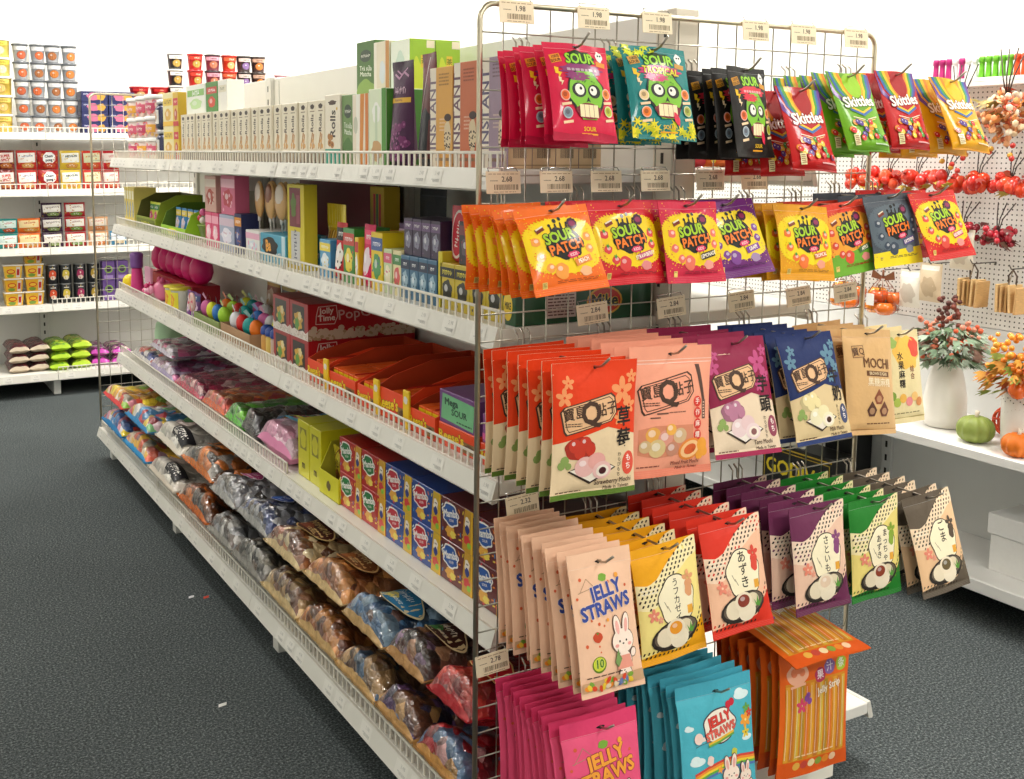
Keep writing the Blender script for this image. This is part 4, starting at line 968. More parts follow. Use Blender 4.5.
# upper tier near the spine
LB=box_mesh(.072,.11,.155,'9CC42E',Pr(14,15,'F0F2E4').blob(0,9,3,3.4,'CFE0D0',.1,5,2).rect(0,3,8,3,'D8A878'),(lambda p:(p.rect(2.2,13.8,2.2,1.8,'F0E6C8'),p.blob(-1.5,5,2,5,'C8D838',.2,4,3),p.rect(.4,9.6,1.7,3.0,'E2C23C'),p.text('茶',.4,9.6,1.6,'6A7A1E',0,.02),p)[-1])(Pr(7,15,'8CBC2C')),sides={(0,0):'EEF2E2'},name='carton')
LB2=LB
for k in range(2):
    put('tea_box',LB,(.313+.0735*k,.875,Z1+.1605),f'lime green tea carton high on the top shelf, {["aisle side","spine side"][k]} one of the pair','box','lime green tea cartons')
    put('tea_box',LB,(.313+.0735*k,.875,Z1),f'lime green tea carton under the high pair, {["aisle side","spine side"][k]}','box','lime green tea cartons')
p=Pr(9,16,'E2CDA6'); p.blob(.5,8,1.6,3,'D8DCE0',.1,4,2).rect(3.4,8,2,16,'C88A4A').rect(-3.6,8,1.6,16,'F0E8D8')
for k in range(2): put('tea_box',box_mesh(.14,.095,.16,'E8DCC4',p,name='carton'),(.345,.983,Z1+.1605*k),f'cream and brown tea carton beside the matcha cartons, {["lower","upper"][k]} tier','box')
for k in range(2): put('matcha_box',box_mesh(.13,.12,.165,'4E7238',matcha('55783E','86A84E'),name='carton'),(.345,1.095,Z1+.166*k),f'tall dark green matcha milk tea carton near the spine, {["lower","upper"][k]} tier','box')
# ---- second shelf ---------------------------------------------
def small(base,a,b,txt=None,W=6,H=10,tc='FFFFFF',seed=1):
    p=Pr(W,H,base); q=random.Random(seed)
    p.rect(0,H*.8,W,H*.22,a); p.blob(0,H*.42,W*.34,H*.22,b,.12,5,seed).ell(-W*.08,H*.46,W*.12,H*.08,mix(b,'FFFFFF',.5))
    p.dots([((q.random()-.5)*W*.8,H*(.1+.5*q.random()),W*.05) for _ in range(6)],a,6)
    if txt: p.text(txt,0,H*.8,W*.24 if len(txt)<7 else W*.19,tc,0,.03)
    return p
for i,y in enumerate((3.34,3.415)):
    pass
cm=box_mesh(.1,.036,.17,'E6D272',small('E6D272','F4EEC8','8A9AA8',None,4,17),name='carton')
for i in range(4): put('stick_pack',cm,(X0+.055,3.25+.05*i,Z2),f'tall thin pale yellow stick pack, {nth(i)} from the olive display box','pack','tall yellow stick packs')
def display(name,label,y,w,h,hb,d,col,inner,front=None,side=None,x0=X0,z=Z2,lip=.35,cat='display box',window=True,fill=None):
    """open shelf-ready carton: low front lip, cut-out sides, contents inside"""
    o=empty(name,(x0+d/2,y,z)); tag(o,label,cat)
    t=.003; hl=h*lip
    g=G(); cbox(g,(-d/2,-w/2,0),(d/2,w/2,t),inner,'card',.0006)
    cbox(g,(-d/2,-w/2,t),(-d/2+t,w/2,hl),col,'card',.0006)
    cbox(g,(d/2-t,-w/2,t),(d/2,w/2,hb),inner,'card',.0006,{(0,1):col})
    if front: apply(g,front,lambda a,b,of:(-d/2-of,-a/front.W*w,b/front.H*hl),'card',sm=False,cell=60,o0=.0003,do=.00003)
    mk('tray',g,o)
    for s in(-1,1):
        g=G(); prof=[(-d/2+t,t),(d/2-t,t),(d/2-t,hb),(-d/2+d*.45,hb),(-d/2+d*.12,h*.92),(-d/2+t,hl)]
        ya=s*w/2; yb=s*(w/2-t); n=len(prof)
        vs=[(x,ya,zz) for x,zz in prof]+[(x,yb,zz) for x,zz in prof]
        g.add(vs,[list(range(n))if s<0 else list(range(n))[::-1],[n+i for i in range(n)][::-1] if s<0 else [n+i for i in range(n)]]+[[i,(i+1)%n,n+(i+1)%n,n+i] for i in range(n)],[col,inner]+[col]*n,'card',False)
        if side and s<0: apply(g,side,lambda a,b,of:(a/side.W*d,-w/2-of,b/side.H*min(hb,h)),'card',sm=False,cell=60,o0=.0004,do=.00003,clampx=True)
        mk('side_wall',g,o)
    return o
def fillrow(name,me,n,axis,start,step,loc,labelf,cat,group,rz=0,rot=None):
    for i in range(n):
        p=list(loc); p[axis]=start+step*i
        put(name,me,tuple(p),labelf(i),cat,group,rz,rot)
fr=Pr(20,6,'8A9424'); fr.rect(0,3,18,4,'6A741C').text('CANDY',0,3,3,'F0E83C',0,.03)
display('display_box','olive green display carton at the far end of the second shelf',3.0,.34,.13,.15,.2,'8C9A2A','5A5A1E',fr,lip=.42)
fr=Pr(20,6,'94C41E'); fr.blob(0,3,5,2,'F4F03C',.1,5,2).text('POP',0,3,2.6,'D82A5A',0,.03)
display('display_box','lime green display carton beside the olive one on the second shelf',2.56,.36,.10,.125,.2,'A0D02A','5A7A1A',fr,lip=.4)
lm=pouch(.075,.11,.025,small('D8E04A','3C8A3A','E85A8A','CANDY',8,11),'film',2)
fillrow('sweet_sachet',lm,4,1,2.885,.078,(X0+.06,0,Z2+.0035),lambda i:f'yellow-green sweet sachet standing in the olive carton, {nth(i)} from its near side','sachet','sachets in the olive carton')
lm=pouch(.075,.105,.025,small('3C8AC8','F4D83C','E8D8F0','FIZZ',8,11),'film',3)
fillrow('sweet_sachet',lm,4,1,2.43,.085,(X0+.06,0,Z2+.0035),lambda i:f'blue sweet sachet standing in the lime carton, {nth(i)} from its near side','sachet','sachets in the lime carton')
for i,(y,c,a) in enumerate(((2.70,'F0F0E4','6CA83C'),(2.46,'E8E0D8','C8283A'),(2.30,'C8322A','F0E8E0'))):
    put('sweet_box',box_mesh(.1,.14,.05,c,small(c,a,'D8482A','MIX',10,5),name='carton'),(.38,y,Z2+.181 if i<2 else Z2),f'{["white and green","white and red","red"][i]} sweet box at the back of the second shelf behind the lime carton','box') if i<2 else None
for i,y in enumerate((2.70,2.46)): put('plain_carton',box_mesh(.1,.14,.18,'C8C4B0',None,name='carton'),(.38,y,Z2),f'plain pale carton under the {["white and green","white and red"][i]} sweet box, back of the second shelf','carton')
# lollipop tub
o=empty('lollipop_tub',(X0+.09,2.25,Z2)); tag(o,'round green tub of assorted colourful lollipops on the second shelf','lollipop tub')
g=G(); lathe(g,[(.06,0),(.075,.06),(.078,.06),(.078,.064)],'7C9A2E','plastic',18); mk('tub',g,o)
q=random.Random(8)
for i in range(24):
    a=q.random()*6.28; rr=.07*math.sqrt(q.random()); z=.07+q.random()*.045
    g=G(); x,y=rr*math.cos(a),rr*math.sin(a); ball(g,(x,y,z),.014,('C8283A','F0E060','F0EAE0','4A9A4A','E86AA0','8A2A4A')[i%6],'berry',9,6); tube(g,[(x*.5,y*.5,.02),(x,y,z)],.0018,'F0EEE8','plastic',5); mk('lollipop',g,o)
# doll-like tall gift boxes and pink packs
for i,(y,w,zz,h,c,a,b) in enumerate(((2.06,.13,.122,.125,'D8A89A','E8D8C8','B84A3A'),(1.86,.15,.122,.13,'D8688A','F0B8C8','C8384A'))):
    put('gift_box',box_mesh(.05,w,h,c,small(c,a,b,None,10,10,seed=i),name='carton'),(X0+.03,y,Z2+zz),f'{["beige","rose pink"][i]} gift box standing on the lower pink packs','box')
for i,(y,w,c,a,b,n) in enumerate(((2.09,.075,'E04A78','F4A8BC','F8D0D8','hot pink'),(2.01,.075,'E04A78','F4A8BC','F8D0D8','hot pink'),(1.88,.16,'A8B0C8','D8C0D0','E8E4F0','lilac'))):
    put('sweet_box',box_mesh(.09,w,.12,c,small(c,a,b,None,7,10,seed=i+4),name='carton'),(X0+.05,y,Z2),f'{n} sweet box in the lower row below the gift boxes, {["far","middle","near"][i]} one','box')
put('sweet_box',box_mesh(.06,.07,.13,'222A5A',small('222A5A','E0902A','3A4A8A','KIDS_',6,11),name='carton'),(X0+.034,1.755,Z2),'narrow navy sweet box beside the lollipop cookies','box')
put('carton_case',box_mesh(.07,.62,.245,'6E1222',None,m='card',name='carton'),(.40,1.52,Z2),'big dark maroon case at the back of the second shelf behind the cookie pops','carton')
p=Pr(16,6,'3A9AB8'); p.blob(-2,3.4,5,2,'1A1A1A',.1,6,2).text('Ba',-3,3.4,3.4,'F0A83C',6,.04).text('CRY',3.6,1.8,1.8,'F0F0F0',6,.03).rect(6.5,3,2,6,'C8E0E8')
bo=box_mesh(.13,.36,.072,'DCE6E6',None,p,name='carton'); 
put('display_box',box_mesh(.13,.22,.085,'4AA0BC',p,p,name='carton'),(X0+.068,1.42,Z2),'light blue cookie pop carton with black and orange lettering on the second shelf','box')
put('display_box',box_mesh(.12,.13,.085,'E8E6E2',small('F0EEEA','E8B0C8','D8E0E8',None,12,6),name='carton'),(X0+.064,1.61,Z2),'white cookie pop carton beside the light blue one','box')
def cookie_pop(i,x,y,z,tilt):
    o=empty('cookie_pop',(x,y,z)); tag(o,f'iced cookie on a stick, {nth(i)} from the near end above the light blue carton','cookie pop','iced cookie pops'); o.rotation_euler=(R(tilt),0,R(5*(i%3)-5))
    g=G(); ball(g,(0,0,.085),.052,'D8A868','card_gloss',14,10,(.22,.85,1.15)); mk('cookie',g,o)
    g=G(); ball(g,(-.004,0,.1),.042,('8A4A2A','B84A3A','E8D8C8','7A3A2A')[i%4],'card_gloss',12,8,(.22,.8,.9)); mk('icing',g,o)
    g=G(); tube(g,[(0,0,-.01),(0,0,.05)],.0022,'F0EEE8','plastic',6); mk('stick',g,o)
    g=G(); tube(g,[(0,0,.015),(0,0,.03)],.006,'E8E4E0','film',6); mk('ribbon',g,o)
for i in range(7): cookie_pop(i,X0+.055+.03*(i%2),1.375+.052*i,Z2+.0955,(-3,3,-2,4,2,-4,3)[i])
p=Pr(13,24,'D8C42E'); p.rect(-.4,17.5,8.6,11,'7A2A3A').blob(-1.5,18,2,3.4,'5C7A2E',.2,5,2).rect(2,17,2.4,8,'9A4A5A').rect(-.2,6,7,9.6,'C8C8C8').text('CANDY',-.2,6,3.6,'5A5A6A',90,.03).rect(0,.6,13,1.2,'B8A01E')
put('tall_box',box_mesh(.04,.13,.24,'DCC832',p,name='carton'),(X0+.022,1.225,Z2),'tall yellow carton with a maroon picture panel on the second shelf','box')
p=Pr(9,24,'E8D02E'); p.rect(-1.6,15,1.4,14,'C8283A').rect(.2,15,1.4,14,'2A7A3A').rect(2,15,1.4,14,'C8283A')
put('tall_box',box_mesh(.05,.09,.235,'C8A82A',p,name='carton'),(.33,1.08,Z2),'striped yellow, red and green carton behind the honey sticks','box')
# honey sticks in a wrapped bag with a crinkled yellow top
p=Pr(13,21,'B8862E'); 
for k in range(14): p.rect(-6+.92*k,7,.62,13.5,('D8A84A','8A5A1E','E8C87A','A87428')[k%4])
p.polys([[(-6.5,13.2),(6.5,13.2),(6.5,21),(-6.5,21)]],'D8BE2A').polys([[(x,13.4),(x+.35,13.4),(x*1.15+.2,20.8),(x*1.15,20.8)] for x in(-5,-3.4,-1.6,.2,1.9,3.6,5)],'F0DC6A').rect(0,13.4,13,.8,'B89A1E')
hm=pouch(.125,.19,.06,p,'foil',9,.3,.03)
put('honey_stick_bag',hm,(X0+.07,1.085,Z2),'bag of amber honey sticks with a crinkled yellow top beside the tall yellow carton','bag')
SH2=[ # y0,y1,h,base,a,b,text,shape,label
 (.985,1.06,.10,'4A9AC8','F0D83C','E8F0F4','CANDY','box','small light blue sweet box in front of the honey sticks'),
 (.905,.975,.15,'C8202A','1A1A1A','F0E8E0','HOT','pouch','red and black sweet sachet beside the light blue box'),
 (.83,.90,.14,'3A8A3A','C8382A','F0D83C','FRUIT','box','green and red sweet carton in front row of second shelf'),
 (.805,.828,.12,'E8C82A','C8282A','F0F0E8',None,'box','thin yellow carton spine beside the green and red carton'),
 (.735,.80,.155,'D81E5A','F04A7A','E8D8E0','POP','pouch','shiny hot pink sweet pouch on the second shelf'),
 (.665,.73,.14,'E8C81E','3A5A9A','4A9A5A','MINIS','box','yellow sweet carton beside the hot pink pouch'),
 (.615,.66,.105,'C8D8A8','D85A7A','F0E8C8','GUM','box','pale green and pink gum box, far one of the pair'),
 (.565,.61,.105,'E8DCA8','4A8A4A','D85A5A','GUM','box','cream and green gum box, near one of the pair')]
for i,(y0,y1,h,c,a,b,tx,sh,lab) in enumerate(SH2):
    y0-=.012; y1-=.012
    w=y1-y0-.002; pr=small(c,a,b,tx,7,14,seed=i)
    if sh=='box': put('sweet_box',box_mesh(.1,w,h,c,pr,m='card_gloss',name='carton'),(X0+.052,(y0+y1)/2,Z2),lab,'box')
    else: put('sweet_pouch',pouch(w,h,.03,pr,'film',i),(X0+.017,(y0+y1)/2,Z2),lab,'pouch')
bm=box_mesh(.1,.042,.098,'3A6A8A',small('3A7A9A','1A2A4A','9AB8C8','ICE',5,10),m='card_gloss',name='carton')
fillrow('gum_box',bm,4,1,.402,.044,(X0+.052,0,Z2),lambda i:f'blue gum box in the lower row, {nth(i)} from the yellow spine','box','blue gum boxes')
bm=box_mesh(.09,.042,.085,'3A2848',small('3A2848','6A4A7A','8A8AA0','DARK',5,9),m='card_gloss',name='carton')
fillrow('gum_box',bm,4,1,.402,.044,(X0+.055,0,Z2+.0985),lambda i:f'dark purple gum box on the blue gum boxes, {nth(i)} from the near end','box','dark purple gum boxes')
put('sweet_box',box_mesh(.1,.018,.12,'D8C832',None,name='carton'),(X0+.052,.366,Z2),'thin yellow carton spine between blue and yellow-black boxes','box')
bm=box_mesh(.1,.062,.098,'C8B02A',small('B8A428','1A1A1A','2A2A22','CANDY',7,10,'E8D83C'),m='card_gloss',name='carton')
fillrow('gum_box',bm,4,1,.142,.064,(X0+.052,0,Z2),lambda i:f'yellow and black sour gum box, {nth(i)} from the near end','box','yellow and black gum boxes')
p=Pr(7,12,'C83A4A'); p.ell(0,6,3,5.2,'E8D8D0').ell(0,6,2.5,4.6,'C8283A').text('LOVE',0,6,2.4,'F0E0D8',80,.03)
put('sweet_pouch',pouch(.075,.12,.02,p,'film',4),(X0+.035,.335,Z2+.0985),'red oval-fronted pack standing on the yellow and black boxes','pack')
bm=box_mesh(.09,.06,.09,'2A1E2A',small('2E2030','7A2A3A','5A4A5A',None,6,9),m='card_gloss',name='carton')
fillrow('gum_box',bm,3,1,.142,.063,(X0+.055,0,Z2+.0985),lambda i:f'dark plum gum box on the yellow and black boxes, {nth(i)} from the near end','box','dark plum gum boxes')
p=Pr(15,18,'1C2028'); p.text('TIME TO',0,9,2.6,'C8A83A',0,.03).ell(4.6,10.5,1,1.4,'6A6A72').rect(0,16.6,15,.3,'3A4048')
put('black_bag',pouch(.15,.235,.05,p,'film_soft',6),(.37,.87,Z2),'black pouch with gold lettering standing at the back of the second shelf','pouch')
BK=[('C8202A','F0D83C','red'),('E8C82A','C8282A','yellow'),('2A4A8A','E8E8F0','navy'),('D85A9A','F0E0E8','pink'),('2A7A4A','F0D83C','green'),('5A2A6A','E8C8E0','purple'),('E87A2A','F8E8C0','orange')]
for i in range(7):
    c_,a_,nm=BK[i]; put('sweet_carton',box_mesh(.08,.066,.13+.012*(i%3),c_,small(c_,a_,mix(a_,'808080',.2),None,6.6,13,seed=i+20),m='card_gloss',name='carton'),(X0+.155,.40+.072*i,Z2),f'{nm} sweet carton in the back row of the second shelf, {nth(i)} from near end','box','back-row sweet cartons')
p=Pr(33,7.4,'14502E'); p.ell(4.5,3.8,4.4,2.9,'D8A83A').ell(4.5,3.8,4.0,2.5,'C8382A').text('Mike',4.5,3.8,3.4,'1A1A1A',0,.04,('F0D83C',.03)).rect(-6,3.6,7,5,'D8C8C0').lines(-6,3.6,6.2,4.4,7,'6A4A4A',2)
ps=Pr(10,7.4,'14502E'); ps.ell(0,3.7,3,2.9,'E8C83A').text('MIKE',0,3.7,1.9,'2A2A1A',0,.03)
put('sweet_case',box_mesh(.33,.055,.074,'14502E',ps,p,m='card_gloss',name='carton'),(X0+.168,.092,Z2),'dark green carton with a yellow oval logo, behind the wire panel, second shelf','box')
# ---- third shelf ----------------------------------------------
# pink bubble wand, egg tray, cups and toys
o=empty('bubble_wand',(X0+.02,3.28,Z3)); tag(o,'pink and purple bubble wand standing at the far end of the third shelf','toy')
g=G(); lathe(g,[(.028,0),(.03,.02),(.024,.1),(.022,.11)],'D83A86','plastic',14); mk('bottle',g,o)
g=G(); lathe(g,[(.026,.11),(.028,.12),(.028,.15),(.03,.17),(.022,.18)],'8A5AA8','plastic',12,rib=.1); mk('cap',g,o)
g=G(); ball(g,(0,0,.035),.035,'F2D81E','plastic',14,10); o=mk('yellow_ball',g); o.location=(X0+.014,3.395,Z3); tag(o,'bright yellow plastic ball beside the bubble wand','toy')
# pink pig toy
o=empty('pig_toy',(X0+.05,2.93,Z3)); tag(o,'pink pig-shaped sweet dispenser below the magenta eggs','toy')
g=G(); ball(g,(0,0,.045),.045,'E87AA0','plastic',16,10,(1,1.1,1)); mk('body',g,o)
g=G(); lathe(g,[(.016,0),(.018,.012),(.015,.014)],'F09AB8','plastic',12,(-.043,0,.05),(0,-PI/2,0)); mk('snout',g,o)
for s in(-1,1):
    g=G(); lathe(g,[(.014,0),(.008,.016),(.001,.022)],'D8608A','plastic',8,(-.01,s*.026,.082)); mk('ear',g,o)
o=empty('toy_pack',(X0+.03,3.10,Z3)); tag(o,'clear pack of small pink candies beside the bubble wand','pack')
g=G(); q=random.Random(4)
for k in range(26): ball(g,((q.random()-.5)*.04,(q.random()-.5)*.09,.012+q.random()*.05),.012,('E86A9A','F0B0C8','D83A7A','F6E0E4')[k%4],'berry',7,5)
mk('candies',g,o)
g=G(); cbox(g,(-.006,-.05,.06),(.006,.05,.13),'E8A8C4','film',.002); mk('header_card',g,o)
g=G(); cbox(g,(X0+.1,2.66,Z3),(X0+.215,3.42,Z3+.085),'A81428','card',.002); o=mk('egg_tray',g); tag(o,'long red tray carrying the row of magenta eggs','tray')
em=G(); lathe(em,[(.0005,0),(.02,.003),(.04,.02),(.05,.05),(.046,.085),(.03,.115),(.012,.13),(.0005,.133)],'DC1F74','plastic',22,cap=False); em=em.mesh('egg')
for i in range(6): put('surprise_egg',em,(X0+.155,2.72+.128*i,Z3+.0855),f'large shiny magenta surprise egg, {nth(i)} from the near end of the red tray','egg','magenta eggs')
g=G(); lathe(g,[(.03,0),(.038,.08),(.04,.083)],'F0EEE6','plastic',16); pc=Pr(18,7); pc.rect(0,3.6,8,6.6,'F2E83A').blob(0,3.6,2.2,2.6,'E88A2A',.1,5,2); cyl_art(g,pc,.0375,.006,'plastic',PI)
cupm=g.mesh('cup'); l=G(); lathe(l,[(.042,.083),(.043,.085),(.043,.091),(.03,.094)],'E8D83A','plastic',16); cl=l.mesh('lid')
for i in range(2): o=put('candy_cup',cupm,(X0+.04,2.62+.092*i,Z3),f'white and yellow candy cup, {["near","far"][i]} one in front of the red egg tray','cup','candy cups'); link('lid',cl,o)
pm=pouch(.085,.1,.03,small('7A3A8A','3A4A8A','E8C8E0','YO',8,10),'film',7)
for i in range(2): put('sweet_pouch',pm,(X0+.035,2.36+.09*i,Z3),f'purple and blue sweet pouch, {["near","far"][i]} one beside the candy cups','pouch','purple sweet pouches')
# toy sweets in open trays
def tray(name,y0,y1,h,col,lab,d=.235,x0=X0-.005,z=Z3):
    o=empty(name,(x0,y0,z)); tag(o,lab,'tray'); g=G(); L=y1-y0
    for a,b in(((0,0,0),(d,L,.003)),((0,0,.003),(.003,L,h)),((d-.003,0,.003),(d,L,h*1.6)),((.003,0,.003),(d-.003,.003,h)),((.003,L-.003,.003),(d-.003,L,h))): cbox(g,a,b,col,'kraft',.0004)
    mk('tray_body',g,o); return o
tray('toy_tray',1.96,2.27,.045,'8A9A5A','low green tray of small bagged toys on the third shelf')
tray('toy_tray',1.63,1.94,.05,'B08A66','low brown cardboard tray of candy toys on the third shelf')
TOYC=[('A8D83A','lime'),('3A7AC8','blue'),('F07A1E','orange'),('1E9A96','teal'),('D8302A','red'),('E8E83A','yellow'),('E8E8EC','silver'),('D86AA8','pink')]
q=random.Random(12)
def toy(i,x,y,z,c,nm,lab):
    o=empty('candy_toy',(x,y,z)); o.rotation_euler=(0,R(-12),R(q.uniform(-30,30))); tag(o,lab,'candy toy','candy toys in the trays')
    g=G(); ball(g,(0,0,.055),.033,c,'film',14,10,(.75,1,1.05)); mk('wrapped_sweet',g,o)
    g=G(); lathe(g,[(.004,.0),(.0045,.028)],'F0EEE8','plastic',8); mk('stick',g,o)
    g=G(); g.add([(0,0,.088),(0,-.028,.115),(0,-.008,.098),(0,.008,.118),(0,.026,.108)],[[0,1,2],[0,2,3],[0,3,4]],mix(c,'FFFFFF',.3),'film'); mk('wrapper_tail',g,o)
k=0
for (y0,n,cs) in((1.99,4,(0,1,5,7)),(1.645,4,(2,3,4,6))):
    for j in range(n):
        for d in range(3):
            c,nm=TOYC[(cs[j]+(d*3 if d else 0))%8]
            toy(k,X0+.045+.075*d,y0+.07*j+.02,Z3+.004,c,nm,f'{nm} wrapped candy toy, {["front","second","third"][d]} row, {nth(j)} from the near end of the {"green" if y0>1.9 else "brown"} tray'); k+=1
# swirl lollipop in front
o=empty('swirl_lollipop',(X0-.006+.003,2.30,Z3)); tag(o,'flat pink and white swirl lollipop leaning at the end of the green tray','lollipop')
pr=Pr(8,8,'F0D8D0'); 
for i in range(8): pr.poly([(0,4)]+[(3.4*math.cos(i*PI/4+t*.09)*(1),4+3.4*math.sin(i*PI/4+t*.09)) for t in range(5)],('E86A7A','F4EAE0')[i%2])
g=G(); lathe(g,[(.0005,-.006),(.034,-.005),(.036,0),(.034,.005),(.0005,.006)],'F0C8C0','film',22,(0,0,.075),(0,-PI/2,0)); apply(g,pr,lambda a,b,of:(-.0065-of,-a/100,.035+b/100),'film'); mk('candy_disc',g,o)
g=G(); tube(g,[(0,0,.001),(0,0,.042)],.0025,'F4F2EC','plastic',6); mk('stick',g,o)
# bottles with blue caps and white sachets
def blue_bottle(i,y):
    o=empty('candy_bottle',(X0+.04,y,Z3)); tag(o,f'small candy bottle with a rounded blue cap, {nth(i)} from the red popcorn cartons','bottle','blue-capped candy bottles')
    g=G(); lathe(g,[(.018,0),(.02,.01),(.02,.05),(.014,.058)],('D8A050','C8B0A0','E0C060')[i%3],'plastic',14); mk('bottle_body',g,o)
    g=G(); lathe(g,[(.021,.058),(.022,.064),(.02,.078),(.012,.086),(.0005,.088)],'24489A','plastic',14,cap=False); mk('cap',g,o)
for i in range(4): blue_bottle(i,1.455+.045*i) 
# popcorn cartons
def popfront():
    p=Pr(14,12,'B81420'); p.rect(-.3,6.6,9.4,8.4,'1E1412').blob(-.5,5.6,3.2,3.0,'D8A83A',.2,6,2).blob(-1.4,4.6,1.6,2,'5C9A3A',.2,5,3).blob(.8,7.4,1.3,1.4,'E8D8A0',.15,5,4)
    p.poly([(-7,0),(7,0),(7,3.2),(5.4,2.2),(3,2.9),(0,2.2),(-3.4,2.9),(-5.4,2.2),(-7,3.4)],'E8DCD4'); q=random.Random(2)
    p.dots([(-6.5+13*q.random(),.3+1.7*q.random(),.28) for _ in range(40)],'C8B4A6',6)
    return p
def popside():
    p=Pr(36,12,'A6141E'); q=random.Random(5)
    p.polys([Pr._e(p,x,y,r,r*.9,0,9) for x,y,r in[(-17.8+36*q.random(),.4+3.6*q.random()*(.7+.3*math.sin(k)),.75+.5*q.random()) for k in range(120)]],'C8B49C')
    p.polys([Pr._e(p,x,y,r,r*.9,0,8) for x,y,r in[(-17.8+36*q.random(),.2+3.4*q.random(),.35+.3*q.random()) for k in range(110)]],'A8906E')
    p.outl([(-15.5,5.4),(-9.4,5.2),(-8.4,7.6),(-8.8,11.2),(-14.6,11.0),(-15.3,8)],.25,'D8C0B4')
    p.text('Jolly',-12,9.6,2.7,'E0CCC0',2,.03).text('Time',-12,7.2,2.7,'E0CCC0',2,.03).text('PopCorn',.6,8.4,4.6,'C8A49C',4,.01,None,1.05)
    return p
PF,PS=popfront(),popside()
pm=box_mesh(.335,.141,.104,'A6141E',PF,PS,m='card_gloss',name='carton')
for c,y in enumerate((1.212,1.356)):
    for k in range(2): put('popcorn_box',pm,(X0+.17,y,Z3+.1045*k),f'red popcorn carton with white popcorn border, {["lower","upper"][k]} of the {["near","far"][c]} pair','box','red popcorn cartons')

# peanut butter cup cartons: open orange display trays
def reese(ch='Reeses'):
    p=Pr(16,7,'E8481A'); p.text("REESE'S" if ch=='R' else "Reese's",-2.6,3.6,3.6,'F2D01E',4,.04,('5A2A12',.03),1.0).rect(5,2.4,5,3.2,'8A6A3A').blob(5,2.6,1.6,1,'5A3A1E',.1,5,2)
    return p
rs=Pr(32,10,'D83A18'); rs.rect(0,9.6,32,.5,'B82A14').rect(-9,5,1.2,.5,'8A1A10')
RE=[(1.065,.135,.085,.1,.3,'far end beside the popcorn cartons'),(.90,.185,.075,.10,.32,'second from the popcorn cartons'),(.735,.115,.075,.11,.33,'third from the popcorn cartons'),(.59,.165,.1,.12,.33,'fourth from the popcorn cartons'),(.44,.125,.075,.1,.3,'nearest the purple box')]
cupbar=box_mesh(.09,.03,.058,'E8601E',small('E8601E','F2D01E','6A3A1E',None,3,5),m='film',name='carton')
for i,(y,w,h,hb,d,lab) in enumerate(RE):
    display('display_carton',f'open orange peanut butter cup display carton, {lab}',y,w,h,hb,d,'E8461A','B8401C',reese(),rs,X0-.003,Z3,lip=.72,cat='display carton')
    m=int((w-.012)/.033)
    for r_ in range(3):
        for j in range(m): put('candy_bar',cupbar,(X0+.055+.095*r_,y-w/2+.022+.033*j,Z3+.0035),f'peanut cup pack, {["front","middle","back"][r_]} row, {nth(j)} along, carton {lab}','candy bar','orange peanut butter cup packs')
for i,(y,w,z) in enumerate(((1.145-.01,.012,.1),)): pass
p=Pr(3,12,'F0C81E'); p.blob(0,9,1,1.2,'E8E0D8',.1,4,2)
for i,y in enumerate((.99,.672,.51)):
    put('price_flap',box_mesh(.006,.03,.082+.004*i,'F0C81E',p,name='carton'),(X0-.006,y,Z3),f'yellow upright carton strip between orange display cartons, {nth(i)} from the popcorn cartons','carton strip','yellow carton strips')
p=Pr(15,9,'7A4A86'); p.poly([(-6.8,1.2),(6.2,.6),(6.6,7.6),(-6.2,8.2)],'7AC08A').text('Mega',-2.6,6.2,2.6,'2A4A3A',2,.04).text('SOUR',.6,3.8,2.4,'2A4A3A',2,.03).lines(2.6,1.6,6,.8,1,'2A4A3A',3)
ps=Pr(30,9,'9A4A86'); ps.blob(-11,4.6,2.2,2.6,'4A3A5A',.06,4,2).blob(-6,2.5,3,2,'E8882A',.1,4,3)
put('sweet_case',box_mesh(.3,.165,.05,'E8481A',reese(),m='card_gloss',name='carton'),(X0+.152,.288,Z3),'flat orange carton under the purple and green box, near end of the third shelf','box')
put('sweet_case',box_mesh(.3,.16,.072,'7A4A86',p,ps,m='card_gloss',name='carton'),(X0+.153,.288,Z3+.0505),'purple carton with a mint green label on the third shelf near the wire panel','box')
put('sweet_case',box_mesh(.3,.1,.045,'E0441A',reese(),m='card_gloss',name='carton'),(X0+.152,.14,Z3),'flat orange carton right behind the wire panel on the third shelf','box')
p=Pr(10,9,'8A3A8A'); p.rect(0,2,10,2,'D85A9A').rect(0,5.6,7,3.4,'6AB87A')
put('sweet_case',box_mesh(.28,.095,.06,'8A4A8A',p,Pr(28,6,'6AA87A').rect(0,1.2,28,2.2,'B84A8A'),m='card_gloss',name='carton'),(X0+.145,.14,Z3+.0455),'purple, pink and green carton behind the wire panel on top of an orange one','box')

